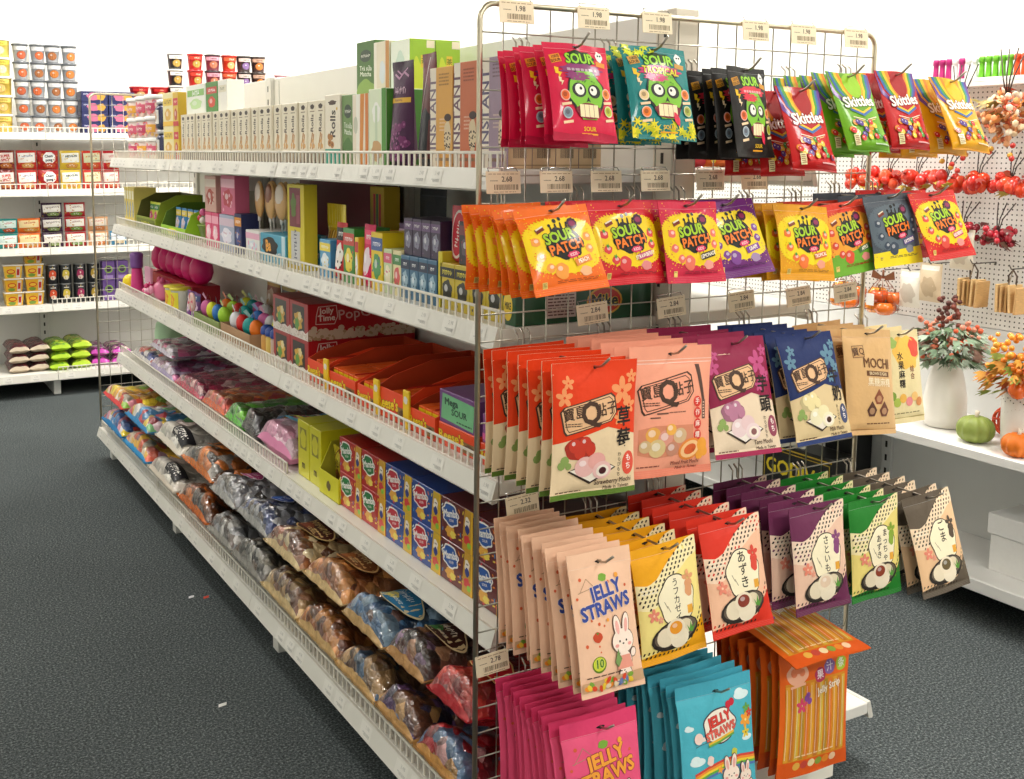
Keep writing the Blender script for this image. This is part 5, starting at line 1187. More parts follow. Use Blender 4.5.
# ---- fourth shelf: soft bags, yellow cartons, fruit chew boxes
def lumpbag(L,W,Th,pal,label=None,lab_at=(-.05,.0),seed=0,rim=None,cell=.028,lump=.012,mat='wrap',nx=56,ny=40,ends=None,labmat='film',fence=0):
    """bag of wrapped sweets lying flat: long axis X (front end at -X); origin at base centre"""
    q=random.Random(seed); off=Vector((q.random()*50,q.random()*50,q.random()*50)); er=.03
    def env(u,v): 
        a=min(1,u/er/2.2,(1-u)/er/2.2); a=max(0,a); a=math.sin(a*PI/2)
        b=max(0,1-abs(2*v-1)**3)**.6
        return a*b
    def S(u,v,side,o=0,flat=False):
        e=env(u,v); x=(u-.5)*L; y=(v-.5)*W*(1-.06*e)
        k=Vector((x,y*1.0,0))/cell+off
        d,_=noise.voronoi(k); l=.56*lump*e*1.1 if flat else (.55-d[0])*lump*e*(1.1 if side>0 else .3)
        n=noise.noise(Vector((x*9,y*9,seed)))*.012*e
        rim_=.005*math.sin(y*75+seed+2*math.sin(y*31))*(1-e)*min(1,e*4+.35)
        if side>0: z=Th*.38+Th*.62*e+l+n+rim_+o
        else: z=Th*.38-Th*.38*e+rim_*.8
        if fence:
            k_=max(0,1-(x+L/2)/fence); k_=k_*k_*(3-2*k_); z+=((.036 if fence>.11 else .02)*min(1,k_*1.7))*(1 if side<0 else .8)
        return (x,y,max(z,.0005 if side<0 else .002))
    g=G(); vs=[];fa=[];fb=[]
    lm=lumpmat(tuple(pal),cell,.5 if mat=='film' else .85,.05 if mat=='film' else .3)
    for j in range(ny+1):
        for i in range(nx+1): vs.append(S(i/nx,j/ny,1))
    for j in range(ny):
        for i in range(nx):
            a=j*(nx+1)+i; q=[a,a+1,a+nx+2,a+nx+1]; u=(i+.5)/nx
            edge=er*.75
            (fb if rim and (u<edge or u>1-edge) else fa).append(q)
    n0=len(g.v); g.add(vs,fa,pal[0],lm,True)
    if fb: b0=len(g.v); g.add(vs,fb,rim[0],mat,True)
    vb=[S(i/14,j/10,-1) for j in range(11) for i in range(15)]
    g.add(vb,[[j*15+i,(j+1)*15+i,(j+1)*15+i+1,j*15+i+1] for j in range(10) for i in range(14)],rim[0] if rim else pal[0],mat,True)
    ring=lambda n,m:[(0,1-j/m) for j in range(m)]+[(i/n,0) for i in range(n)]+[(1,j/m) for j in range(m)]+[(1-i/n,1) for i in range(n)]
    r=ring(28,20); n=len(r); g.add([S(u,v,1) for u,v in r]+[S(u,v,-1) for u,v in r],[[i,(i+1)%n,n+(i+1)%n,n+i] for i in range(n)],rim[0] if rim else pal[0],mat,True)
    if label: 
        lx,ly=lab_at
        # artwork: x across the bag (towards -Y), y towards the back (+X)
        f=lambda x,y,o:(lambda p:p)(S(min(.97,max(.03,(lx+(y-label.H/2)/100)/L+.5)),min(.97,max(.03,(ly-x/100)/W+.5)),1,.003+o,True))
        apply(g,label,f,labmat,cell=1.6,clampx=False)
    return g.mesh('bag')
def ltext(base,edge,t1,t2,c1,W=15,H=11,extra=None,amp=.08,seed=1,r=0):
    p=Pr(W,H,base); p.blob(0,H/2,W*.47,H*.46,edge,amp,4,seed); p.blob(0,H/2,W*.445,H*.42,base,amp,4,seed)
    if extra: p.blob(-W*.16,H*.36,W*.17,H*.18,extra,.1,5,2)
    if t1: p.text(t1,0,H*.62,H*.3,c1,r,.03).text(t2,W*.08,H*.34,H*.17,c1,r,.02)
    return p
L4=[ # y centre, W, L, Th, palette, rim, label, z offset, label words
 (3.10,.34,.30,.07,('F0EDE6','D8504A','3A4A9A','F0E8E0','D8C23C','E8E6EA'),('E8E4E2',),None,0,'white, red and blue bag of sweets at the far end of the fourth shelf'),
 (2.76,.40,.31,.075,('C86A9A','8A4A7A','E8D8E6','B83A6A','D8C8E0'),('B8A8D0',),None,0,'purple and pink bag of sweets second from the far end of the fourth shelf'),
 (2.76,.36,.29,.06,('B84A7A','E8E0EC','7A3A6A','D86A9A'),('D8D0E4',),None,.094,'silvery lilac bag of sweets lying on the purple and pink bag'),
 (2.36,.36,.31,.08,('C02A5A','8A2A4A','D85A7A','E8B8B8'),('C83A5A',),None,0,'deep pink bag of sweets in the middle of the fourth shelf'),
 (2.03,.27,.31,.085,('E87A3A','D85A4A','F0B07A','C83A3A'),('E8642A',),None,0,'orange bag of sweets beside the deep pink bag'),
 (1.80,.18,.32,.09,('5CB82E','3A8A2A','E8F0E0','7ACC3A'),('5ABF2E',),None,0,'bright green bag of sweets beside the black bag'),
]
for i,(y,W,L,Th,pal,rim,lb,dz,lab) in enumerate(L4):
    put('sweet_bag',lumpbag(L,W,Th,pal,lb,seed=i+30,rim=rim,cell=.04,lump=.008),(.101+L/2,y,Z4+dz),lab,'bag of sweets')
put('sweet_bag',lumpbag(.31,.13,.1,('2A2226','1A1618','8A8A90','5A2A2A'),None,seed=51,rim=('3A3236',),cell=.03),(.258,1.64,Z4),'black and silver bag of sweets beside the bright green bag','bag of sweets')
p=Pr(26,22,'E8A0C0')
for i,c in enumerate(('6AB8D8','F0E06A','E86A9A','8AD0B8','F4E4EC','5A9AC8','E88AB0','F0D87A')): p.poly([(-13,i*2.9),(13,i*2.2+4),(13,i*2.2+5.4),(-13,i*2.9+1.7)],c)
put('sweet_bag',lumpbag(.31,.30,.11,('E8A0C0','F0C8D8','D88AB0'),p,(0,0),seed=52,rim=('E890B8',),cell=.08,lump=.006,mat='film'),(.258,1.40,Z4),'pastel rainbow striped bag of sweets beside the yellow cartons','bag of sweets')
# green jar at the far end
o=empty('green_jar',(.30,3.36,Z4)); tag(o,'pale green plastic jar standing at the far end of the fourth shelf','jar'); o.scale=(.8,.8,.9)
g=G(); lathe(g,[(.07,0),(.085,.02),(.09,.1),(.08,.15),(.055,.175),(.06,.19)],'B8DCB4','plastic',22,rib=.03,nrib=12); mk('jar_body',g,o)
g=G(); lathe(g,[(.063,.19),(.066,.192),(.066,.21),(.055,.214)],'DDEBD8','plastic',22); mk('lid',g,o)
# yellow candy cartons with window
YF=Pr(14,6,'C8C41E'); YF.blob(0,3,1.5,1.2,'6A5A2A',.1,4,1)
ys=Pr(30,17,'C4C01C'); ys.blob(-8,10,3,3.6,'6A5A2A',.1,5,3)
yb=box_mesh(.3,.085,.165,'D8D222',Pr(8,16,'D0CA22').rect(0,11,4.6,6,'8A8420').blob(0,11,2,2.6,'D8D02E',.1,5,2).text('m',0,3.6,3,'5A4A20',0,.04),None,m='card_gloss',name='carton')
put('candy_case',yb,(X0+.155,1.195,Z4),'tall yellow candy carton, far one beside the pastel striped bag','carton')
put('candy_case',yb,(X0+.155,1.105,Z4),'tall yellow candy carton, near one beside the open yellow display','carton')
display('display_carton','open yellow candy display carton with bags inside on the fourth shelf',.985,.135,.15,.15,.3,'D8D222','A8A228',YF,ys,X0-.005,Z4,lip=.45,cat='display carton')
cb=pouch(.11,.13,.04,ltext('D8C83A','8A3A2A','chew','nuts','5A3A1E',11,13,'6A2A1E'),'foil',4)
for i in range(2): put('candy_sachet',cb,(X0+.05+.07*i,.985,Z4+.0045),f'yellow and brown candy sachet in the yellow display carton, {["front","second"][i]} one','sachet',None,0,(0,R(-8),0))
# fruit chew boxes, two high
def mamba(base,cl,tx,corner):
    p=Pr(13.8,9.4,base); q=random.Random(3)
    for k in range(34): p.rect(-6.5+13*q.random(),.4+8.4*q.random(),.9,.35,('F0D83C','E8882A','D8E8F0','D83A4A','3A8AC8')[k%5],q.random()*180)
    p.poly([(2.4,0),(6.9,0),(6.9,9.4),(3.6,9.4),(3.0,6)],corner).poly([(6.0,0),(6.9,0),(6.9,9.4),(6.3,9.4)],'E8B41E')
    p.blob(4.6,6.4,1.0,1.4,'F4E8DC',.15,4,2).blob(4.6,5.0,.9,1.0,'2A3A8A',.1,4,3).dots([(4.4,6.8,.2),(4.9,6.8,.2)],'1A1A1A',6).blob(4.5,2.6,1.3,1.1,'D83A3A',.15,5,4).blob(5.3,1.6,.8,.7,'8AC83A',.1,5,2)
    p.blob(-2.6,2.2,2.2,1.3,'E8A83C',.15,6,4).blob(-1.6,1.9,1.2,.8,'F0D85A',.15,5,5)
    p.blob(-2.7,6.1,3.6,2.7,'F6F2EC',.1,7,2).blob(-2.7,6.1,3.2,2.3,cl,.1,7,2)
    p.text('Mamba',-2.7,6.3,2.3,'F6F2EC' if tx is None else tx,12,.04,None,.92).text('SOUR',-2.2,4.9,.8,'F4E8E0',10,.02)
    return p
MB=[('B8221E','1E7A3A',None,'D8A02A'),('B8221E','1E7A3A',None,'D8A02A'),('2A4A96','C8243A',None,'D8B02A'),('2A4A96','C8243A',None,'D8B02A'),('6A2A2A','2A5AA8',None,'C8982A'),('6A2A2A','2A5AA8',None,'C8982A')]
MN=['red and green','red and green','blue and red','blue and red','maroon and blue','maroon and blue']
mm={}
for i in range(6):
    k=MB[i]
    if k not in mm: mm[k]=box_mesh(.3,.139,.093,k[0],mamba(*k),Pr(30,9.4,mix(k[0],'101010',.1)).rect(0,8.8,30,1,'E8B41E'),m='card_gloss',name='carton')
    for r_ in range(2):
        put('chew_box',mm[k],(X0+.152,.853-.1412*i,Z4+.0935*r_),f'{MN[i]} fruit chew box, {["lower","upper"][r_]} row, {nth(i)} from the yellow display carton','box','fruit chew boxes')
o=put('sweet_bag',lumpbag(.22,.12,.04,('8A5A3A','C8A88A','5A2A1E','D8C8B8'),None,seed=61,rim=('8A5A3A',),cell=.03),(.27,.89,Z4+.188),'small brown bag of sweets lying on the red and green chew boxes','bag of sweets')

# ---- bottom shelf: big bags of wrapped sweets ------------------
def bb(y,W,L,Th,pal,lab,x=.045,z=0,seed=1,rim=('B08A5A',),label=None,lab_at=(-.115,0),cell=.032,lump=.014,rz=0,mat='wrap',ry=0,labmat='film',nx=64,ny=50):
    put('sweet_bag',lumpbag(L,W,Th,pal,label,lab_at,seed,rim,cell,lump,mat,nx,ny,labmat=labmat,fence=.12 if not z else .1),(x-.05+L/2,y,Z5+z),lab,'bag of sweets',None,rz,(0,R(ry),R(rz)))
RNB=('F0E0D0','F4C83C','E86A2A','D8322A','7AB83C','F0A0B0','F8F0E8')
# far colourful bags, two or three deep
bb(3.14,.40,.44,.10,('3A8AC8','E8E8F0','F0A0B8','2A6AB0','F0D83C','D84A3A'),'blue and white bag of sweets at the bottom of the far stack',x=.02,seed=71,rim=('2A86C0',),cell=.045,mat='film')
bb(3.14,.38,.44,.09,('F0B03C','F4D83C','D84A3A','F0E0C8','8AB83C','E88A9A'),'yellow and orange bag of sweets on top of the far stack',x=.03,z=.136,seed=72,rim=('E8484A',),cell=.045,mat='film')
bb(2.70,.40,.44,.10,('F0B83C','F4E0C0','E86A4A','D8A0B0'),'orange and cream bag of sweets in the second stack of the bottom shelf, lower one',x=.02,seed=73,rim=('3A9AD0',),cell=.045,mat='film')
bb(2.70,.38,.44,.09,('3A8AC0','F0E8E0','E8C83C','C83A4A','7AB87A','F0D0D8'),'multicoloured bag of sweets with blue ends in the second stack, upper one',x=.03,z=.136,seed=74,rim=('2E8AC4',),cell=.045,mat='film')
wl=Pr(34,24,'EFE8DC'); wl.rect(10,4.5,13,8.0,'15141A').text('Salt',10,5.0,4.0,'F4F0E8',0,.03).text('MINT',10,2.6,1.6,'F4F0E8',0,.02).blob(-6,12,5,5,'B89AA0',.15,5,2).blob(-3,10,3,3,'D8C8C0',.15,5,3)
bb(2.28,.38,.44,.10,('E8E0D4','D8CEC0','F0EADF'),'white bag of sweets with a black corner label, lower one of its pair',x=.02,seed=75,rim=('DDD2C2',),label=wl,cell=.06,lump=.006,mat='film')
bb(2.28,.36,.44,.11,('EFE8DC','E4DACA','F4EFE6'),'white bag of sweets with a black corner label, upper one of its pair',x=.05,z=.136,seed=76,rim=('E8DFD0',),label=wl,cell=.06,lump=.006,mat='film')
hl=ltext('D87A1E','2A1A14','BOO','TREATS','2A1810',20,13,'3A2418')
bb(1.86,.36,.44,.12,('3A2A22','D8782A','8A4A1E','1E1A1C','C8C0B8'),'orange and black bag of sweets, lower one of its pair',x=.02,seed=77,rim=('D8701E',),cell=.05)
bb(1.86,.36,.44,.11,('D8782A','3A2A22','B8B0A8','E8963A','5A3A22'),'orange and black bag of sweets with an orange label, upper one of its pair',x=.04,z=.155,seed=78,rim=('E07A22',),label=hl,lab_at=(-.115,.02),cell=.05)
SIL=('B8B8BC','8A8A8E','6A5A52','D0CCC8','4A4240')
bb(1.555,.26,.44,.11,SIL,'silvery brown bag of sweets under the pink-labelled one',x=.02,seed=79,rim=('A8A49C',))
bb(1.555,.25,.44,.10,('C8C8CC','9A9AA0','6A625A','B0A8A4'),'silver bag of sweets with a magenta label',x=.035,z=.147,seed=80,rim=('B8B6B2',),label=ltext('B83A7A','E8E0E0','MIX','sweet','F4E8EC',12,8),lab_at=(-.115,0))
bb(1.285,.27,.44,.11,('8A8478','5A524A','3A3430','A8A49C','6A5240'),'dark silver bag of sweets under the blue-labelled one',x=.02,seed=81,rim=('9A968E',))
bb(1.285,.26,.44,.10,('A8AAB0','6A6A6E','3A4A7A','C8C8CC','5A4A40'),'silver bag of sweets with a blue label',x=.04,z=.147,seed=82,rim=('A8A6A2',),label=ltext('2A4A9A','C8C8D0','MINT','cool','E8ECF4',12,8,'4A7AC8'),lab_at=(-.115,.01))
COP=('B06A3A','8A4A22','D8904A','6A3418','C87A42')
bb(1.01,.28,.44,.11,('8A5A3A','D8B078','6A3A1E','B08A5A','E0C898'),'brown and gold bag of sweets under the dark-labelled one',x=.02,seed=83,rim=('D8BC88',))
bb(1.01,.27,.44,.10,('D8BC8A','A86A3A','7A4422','E8D4A8','8A4A2A'),'gold bag of wrapped sweets with a dark brown label',x=.03,z=.147,seed=84,rim=('DCC290',),label=ltext('4A2018','D8B878','TOFFEE','cream','D8B878',18,11,'7A3A22'),lab_at=(-.115,0))
bb(.745,.26,.44,.11,COP,'copper bag of wrapped sweets, lower one of its pair',x=.02,seed=85,rim=('D2AE74',))
bb(.745,.25,.44,.10,COP,'copper bag of wrapped sweets with a brown oval label, upper one of its pair',x=.04,z=.147,seed=86,rim=('D8B880',),label=ltext('7A4424','E0B070','COCOA','gold','E8C890',18,11,'A8622E'),lab_at=(-.115,.01))
BLU=('4A7AA8','2E4E72','8AA8C0','5A3A32','3A6A9A')
bb(.505,.23,.44,.10,('6A4A3A','C8A070','3A5A7A','8A6A4A'),'brown and blue bag of wrapped sweets under the blue-labelled one',x=.02,seed=87,rim=('CDA56A',))
bb(.505,.22,.44,.10,BLU,'blue bag of wrapped sweets with a glossy blue label',x=.04,z=.136,seed=88,rim=('C8A26A',),label=ltext('2E7AA8','D8C89A','MILK','choc','E8F0F0',18,10,'D8C86A'),lab_at=(-.115,0))
bb(.30,.18,.44,.10,('6A4A7A','3A3A5A','8A5A42','C89A62','5A2A2A'),'dark mixed bag of wrapped sweets under the brown-labelled one',x=.02,seed=89,rim=('C89A5E',))
bb(.30,.18,.44,.10,('5A2E22','7A4A3A','3A2420','A87A5A','8A6A8A'),'dark brown bag of wrapped sweets with cream-edged label',x=.045,z=.136,seed=90,rim=('C09058',),label=ltext('3E1A14','D8C090','NOIR','dark','E8DCC8',15,9,'3A7A3A'),lab_at=(-.115,0))
bb(.115,.18,.44,.10,('C82A32','8A1A22','6A8AB0','D8A0A0','B8843A'),'red and blue bag of wrapped sweets next to the wire panel, lower one',x=.02,seed=91,rim=('C8924E',))
bb(.115,.17,.44,.10,('C8202A','9A141E','E04A3A','7A1018','D8483A'),'red bag of wrapped sweets next to the wire panel, upper one',x=.05,z=.136,seed=92,rim=('B8222A',),label=ltext('B8222A','D8B070','RUBY','red','F0D8C8',15,9,'D8A02A'),lab_at=(-.115,.0))
# ---- far side of the gondola, seen through the wire panel
for i,(c,nm) in enumerate((('C8283A','red'),('D86A2A','orange'),('B81E2A','dark red'))):
    put('fruit_snack',pouch(.1,.13,.04,small(c,'E8D83C','F0E8E0',None,10,13),'film',i),(.62+.09*i,.16,Z1),f'{nm} snack pouch on the far-side top shelf, behind the black zombie bags','pouch','pouches on the far-side top shelf',PI/2)
for i in range(3): put('white_carton',box_mesh(.2,.12,.1,'EFEDE6',None,name='carton'),(.66,.14+.125*i,Z3),f'plain white carton on the far-side third shelf, {nth(i)} from the wire panel','box','plain white cartons')

for i,(y,c,nm) in enumerate(((1.72,'2A2428','black'),(1.88,'C8401E','orange-red'),(2.04,'3A3A30','dark olive'),(2.2,'8A4A2A','brown'))):
    put('snack_pouch',pouch(.14,.19,.05,small(c,mix(c,'E8C84A',.4),mix(c,'F0E0C8',.4),None,14,19,seed=i),'film',i+60),(.40,y,Z3),f'{nm} snack pouch standing at the back of the third shelf behind the toy trays','pouch')
# ================================================================ wall shelving along the back wall
bs=empty('wall_shelving',(0,0,0)); tag(bs,'white wall shelving with noodle cups and packs along the back wall','wall shelving')
g=G(); cbox(g,(-2.3,5.36,.1),(2.36,5.40,2.03),'E9E8E2','white_metal',.002); mk('back_panel',g,bs)
BSEC=[(-1.1,.03),(.03,1.163),(1.163,2.30)]
BL=[1.525,1.2,.86,.525]
for x in(-1.1,.03,1.163,2.30):
    g=G(); cbox(g,(x-.025,5.335,0),(x+.025,5.375,2.03),'DDDCD6','white_metal',.002)
    for k in range(34): cbox(g,(x-.0045,5.334,.2+k*.05),(x+.0045,5.336,.222+k*.05),'262624','plastic',.0002)
    mk('upright',g,bs)
    g=G(); cbox(g,(x-.02,4.94,0),(x+.02,5.34,.095),'E2E1DB','white_metal',.002); mk('foot',g,bs)
for z in BL:
    for i,(a,b) in enumerate(BSEC): shelf_part(bs,a,b,z,5.0,5.336,1,fence=not(z==.525 and i==0),axis='x')
for i,(a,b) in enumerate(BSEC): shelf_part(bs,a,b,.135,4.9,5.336,1,fence=i>0,axis='x')
A_,B2_,C_,D_,E_=[z+.0006 for z in(1.525,1.2,.86,.525,.135)]
def cup_meshes(rt,rb,h,base,band,blob,lidc,txt,tc='3A3A3A',rim=None):
    g=G(); lathe(g,[(rb,0),(rb+.001,.002),(rt,h*.86),(rt+.002,h*.87)],base,'card_gloss',24)
    p=Pr(18,h*86); W=2*PI*rb*100
    if band: p.rect(0,h*72,9.4,h*22,band)
    if txt: p.text(txt,0,h*71,h*16,tc,0,.03)
    p.ell(0,h*34,2.7,h*23,mix(blob,'3A1A0A',.4)).ell(0,h*35,2.3,h*19,blob).ell(-.4,h*40,.6,h*4,mix(blob,'FFFFFF',.45)).rect(0,h*6,9.4,h*8,mix(base,'404040',.25))
    rr=(rt+rb)/2
    apply(g,p,lambda x,y,o:((rb+(rt-rb)*y/(h*86)+.0006+o)*math.cos(-PI/2+x/100/rr),(rb+(rt-rb)*y/(h*86)+.0006+o)*math.sin(-PI/2+x/100/rr),y/100),'card_gloss',cell=1.2,clampx=False)
    l=G(); lathe(l,[(rt+.003,h*.87),(rt+.004,h*.89),(rt+.004,h*.97),(rt,h*.985)],lidc,'plastic',24)
    return g.mesh('cup'),l.mesh('lid')
def put_cup(m,x,y,z,label,group,name='noodle_cup',rz=0):
    o=put(name,m[0],(x,y,z),label,'noodle cup',group,rz); link('lid',m[1],o)
LEVN=['bottom','second','third','fourth','top']
q=random.Random(3)
tubm=cup_meshes(.055,.05,.105,'E8D46A','D8C84A','F0E8B0','F6F4EC','ramen','8A6A1E')
tubm2=cup_meshes(.055,.05,.105,'D8B84A','E0C860','E8C070','F6F4EC','ramen','8A5A1E')
for k in range(5): put_cup(tubm if k>2 else tubm2,-.184+q.uniform(-.003,.003),5.09,A_+.106*k,f'yellow noodle tub with white lid, {LEVN[k]} of its stack on the back wall shelf','yellow noodle tubs',rz=q.uniform(-.2,.2))
CM=[cup_meshes(.0415,.033,.101,'B4B6BA','DADADA',c,'5E6266',None) for c in('C8603A','D86A3A','A8683A','D8803A')]
for c,x in enumerate((-.078,.014,.102,.19)):
    for k in range(5): put_cup(CM[(c+(k%2)*(1 if c<3 else 0))%4],x+q.uniform(-.006,.006),5.08,A_+.1012*k,f'silver white noodle cup, {LEVN[k]} of the {nth(c)} stack from the yellow tubs','silver noodle cups',rz=q.uniform(-.25,.25))
p=Pr(15,6.2,'20265A'); p.blob(-1,3.1,3.4,2.3,'C86A8A',.12,5,2).blob(3.6,3.1,2.4,2.2,'C8983A',.12,5,4).text('MIX',-5,4.4,1.6,'D8D8F0',0,.03)
bm=box_mesh(.17,.15,.061,'20265A',p,name='carton')
for c in range(2):
    for k in range(4): put('noodle_tray',bm,(.318+.156*c,5.11,A_+.0615*k),f'dark blue noodle tray with pink picture, {LEVN[k] if k<3 else "top"} of the {["first","second"][c]} pile beside the silver cups','noodle tray','dark blue noodle trays',PI/2)
bowl=cup_meshes(.056,.046,.072,'B81E26','C82A2A','E0B070','C8242A','HOT','F4E0C0')
for c in range(2):
    for k in range(4): put_cup(bowl,.60+.125*c if c else .60,5.12,A_+.0715*k,f'red noodle bowl with red lid, {LEVN[k] if k<3 else "top"} of the {["first","second"][c]} stack above the gondola end','red noodle bowls','noodle_bowl')
RC=[cup_meshes(.046,.037,.099,*a) for a in(('2A2826','E8E4DC','C8A04A','C8C4BC','udon','2A2A2A'),('C8241E','D83A2A','C8A04A','B81E1E','HOT','F4E0C0'),('8A3A4A','E0A0B0','C87A5A','3A2A2E','beef','3A1A1A'),('D83A22','E8603A','D8B070','B8261E','HOT','F8E8D0'),('4A3A38','D8C8C0','8A6AA0','3A3432','soup','3A2A2A'),('4A2E2A','C8A08A','D8803A','3A2E2A','beef','3A1A1A'))]
RN=['black and white','red','dark pink','orange-red','grey-brown','brown']
for c,x in enumerate((.815,.94,1.05,1.155,1.25,1.345)):
    for k in range(5): put_cup(RC[c],x,5.09,A_+.0995*k,f'{RN[c]} noodle cup, {LEVN[k]} of its stack on the back wall behind the gondola','noodle cups behind the gondola',rz=q.uniform(-.2,.2))
PK=[cup_meshes(.042,.034,.108,c,b,'D8A070','E8B8B8',None) for c,b in(('D88A90','F0C0C4'),('C86A7A','F0D0D4'))]
for c in range(4):
    for k in range(4): put_cup(PK[(c+k)%2],1.50+.09*c,5.09,A_+.095*k,f'pink noodle cup, {LEVN[k] if k<3 else "top"} of the {nth(c)} stack after the brown cups','pink noodle cups',rz=q.uniform(-.2,.2))
# packs of noodles
def pack_art(base,lab,txt,tc,bowl,shape='rect',W=12,H=11):
    p=Pr(W,H,base); q=random.Random(len(txt)+W)
    p.dots([((q.random()-.5)*W*.9,q.random()*H,.5) for _ in range(14)],mix(base,'E8C84A',.4),7)
    if shape=='oct': p.ell(.6,H*.6,3.9,3.6,lab,22,8)
    elif shape=='rect': p.rect(0,H*.62,W*.86,H*.5,lab,2)
    t=txt.split('/')
    for i,w in enumerate(t): p.text(w,.4,H*(.7-.2*i),2.1 if len(w)<6 else 1.7,tc,4,.04,None,.95)
    p.blob(.8,H*.2,3.6,1.7,mix(bowl,'3A1A10',.3),.08,5,2).blob(.8,H*.21,3.1,1.35,bowl,.1,6,3).dots([(-.4,H*.22,.5),(1.8,H*.2,.45),(.8,H*.26,.4)],mix(bowl,'FFFFFF',.5),8)
    return p
def packs(zb,rows,cols,hh,grp,where,lean=6):
    for ci,(x,w,args,nm,n) in enumerate(cols):
        m=pouch(w,hh-.002,.045,pack_art(*args),'film',ci+3,.06,.05,gus=False,nx=10,ny=10)
        for k in range(n):
            put('noodle_pack',m,(x,5.05+.004*k,zb+hh*k),f'{nm} noodle pack, {["lower","upper","top"][k] if n<3 or k!=1 else "middle"} one of its column, {where}','noodle pack',grp,PI/2+R(q.uniform(-5,5)))
packs(B2_,2,[(-.19,.11,('7A1E1E','E8D8D0','SUPER/SPICY','B82A2A','C8783A'),'dark red and white',2),(-.072,.112,('B8281E','EFECE6','SEAFOOD','2A4A8A','E0A860'),'red and pale white',2),(.045,.118,('A8161A','F0F0EE','Cham/pong','1E2A3A','C8502A','oct'),'deep red white-octagon',2),(.17,.118,('D8B83A','EDEDE4','NEOGURI','1E3A3A','D89A4A'),'yellow and white',2),(.292,.112,('C8382A','D8D8B0','KIMCHI','8A2A1E','D86A3A'),'red and green',2),(.40,.10,('B8202A','E8D8D0','HOT','B8202A','D8784A'),'crimson',2)],.113,'noodle packs on the second wall shelf','second wall shelf')
packs(C_,3,[(-.19,.11,('1E8A86','D8EAE4','FISH','C8382A','D8582A'),'teal',2),(-.075,.13,('E06A1E','F0D8A0','CURRY','B82A1E','D8A04A'),'orange',2),(.055,.118,('3A1E3A','E8E4DC','TONKOTSU','5A2A3A','8AA05A'),'white and plum',3),(.185,.12,('A81A26','EAE6DC','MISO','7A1E2A','7AA04A'),'white and red',3),(.315,.118,('D8A070','F0E0D0','SHRIMP','C83A2A','E08A4A'),'peach',2),(.43,.1,('4A8AB0','E0E8F0','SALT','2A5A8A','E0C8A0'),'light blue',1)],.087,'noodle packs on the third wall shelf','third wall shelf')
# square instant tubs
def sqtub(c1,c2):
    g=G(); cbox(g,(-.052,-.05,0),(.052,.05,.072),c1,'card_gloss',.004)
    g.v=[(x*(.84+.16*z/.072),y*(.84+.16*z/.072),z) for x,y,z in g.v]
    p=Pr(10,7.2); p.ell(-1.2,4.0,2.4,1.4,'C8241E').ell(-1.2,4.0,1.9,.9,'E8B83A').rect(3.0,3.6,2.2,6.2,'D8D0C4').rect(3.0,3.6,1.5,3.6,'B82A2A').blob(-1.6,1.5,2.2,1,'7A9A3A',.1,5,2)
    apply(g,p,lambda x,y,o:(x/100*(.86+.14*y/7.2),-.05*(.84+.16*y/7.2)-.0006-o,y/100),'card_gloss',sm=False,cell=50)
    l=G(); cbox(l,(-.055,-.053,.0722),(.055,.053,.08),c2,'plastic',.003); return g.mesh('tub'),l.mesh('lid')
st=sqtub('E0A82A','E8E0D0'); st2=sqtub('E8B83A','EDE6DA')
for c,(x,n) in enumerate(((-.172,3),(-.058,4))):
    for k in range(n): put_cup(st if k%2 else st2,x+q.uniform(-.003,.003),5.08,D_+.0805*k,f'yellow square noodle tub, {LEVN[k] if k<n-1 else "top"} of the {["first","second"][c]} pile on the fourth wall shelf','yellow square noodle tubs','noodle_tub',q.uniform(-.08,.08))
for c,(x,cc,nm) in enumerate(((.045,'D8502A','orange-red'),(.12,'D8C04A','yellow'),(.202,'A82A5A','raspberry'),(.282,'B8983A','gold'))):
    g=G(); lathe(g,[(.035,0),(.036,.003),(.036,.108),(.035,.11)],'1A1C20','card_gloss',22)
    p=Pr(22,11); p.blob(0,5.6,2.1,2.7,cc,.06,4,2).blob(.1,3.6,1.5,1.2,'E8DCC8',.1,5,3).rect(0,9.2,3,.5,'D8D4CC').star(0,10,.5,.2,5,'D8C070').text('9',0,6.2,1.8,'F4E8D8',0,.03)
    cyl_art(g,p,.0362,0,'card_gloss'); m=g.mesh('can'); l=G(); lathe(l,[(.0365,.11),(.037,.111),(.037,.114),(.03,.1145)],'B8B8B8','steel',22); lm=l.mesh('lid')
    for k in range(2): o=put('black_can',m,(x,5.075,D_+.115*k),f'black can with {nm} picture, {["lower","upper"][k]} one on the fourth wall shelf','can','black cans'); link('lid',lm,o)
bm=box_mesh(.08,.072,.118,'6A4A8E',Pr(7,11.8,'6A4A8E').ell(0,7,2.3,2.3,'8AB04A').ell(0,7,1.6,1.6,'3A2A4A').rect(0,2.4,5,2,'A88AC8'),name='carton')
for c in range(2):
    for k in range(2): put('purple_pack',bm,(.365+.08*c,5.075,D_+.1185*k),f'purple snack carton, {["lower","upper"][k]} one of the {["first","second"][c]} pair beside the black cans','carton','purple snack cartons',PI/2)
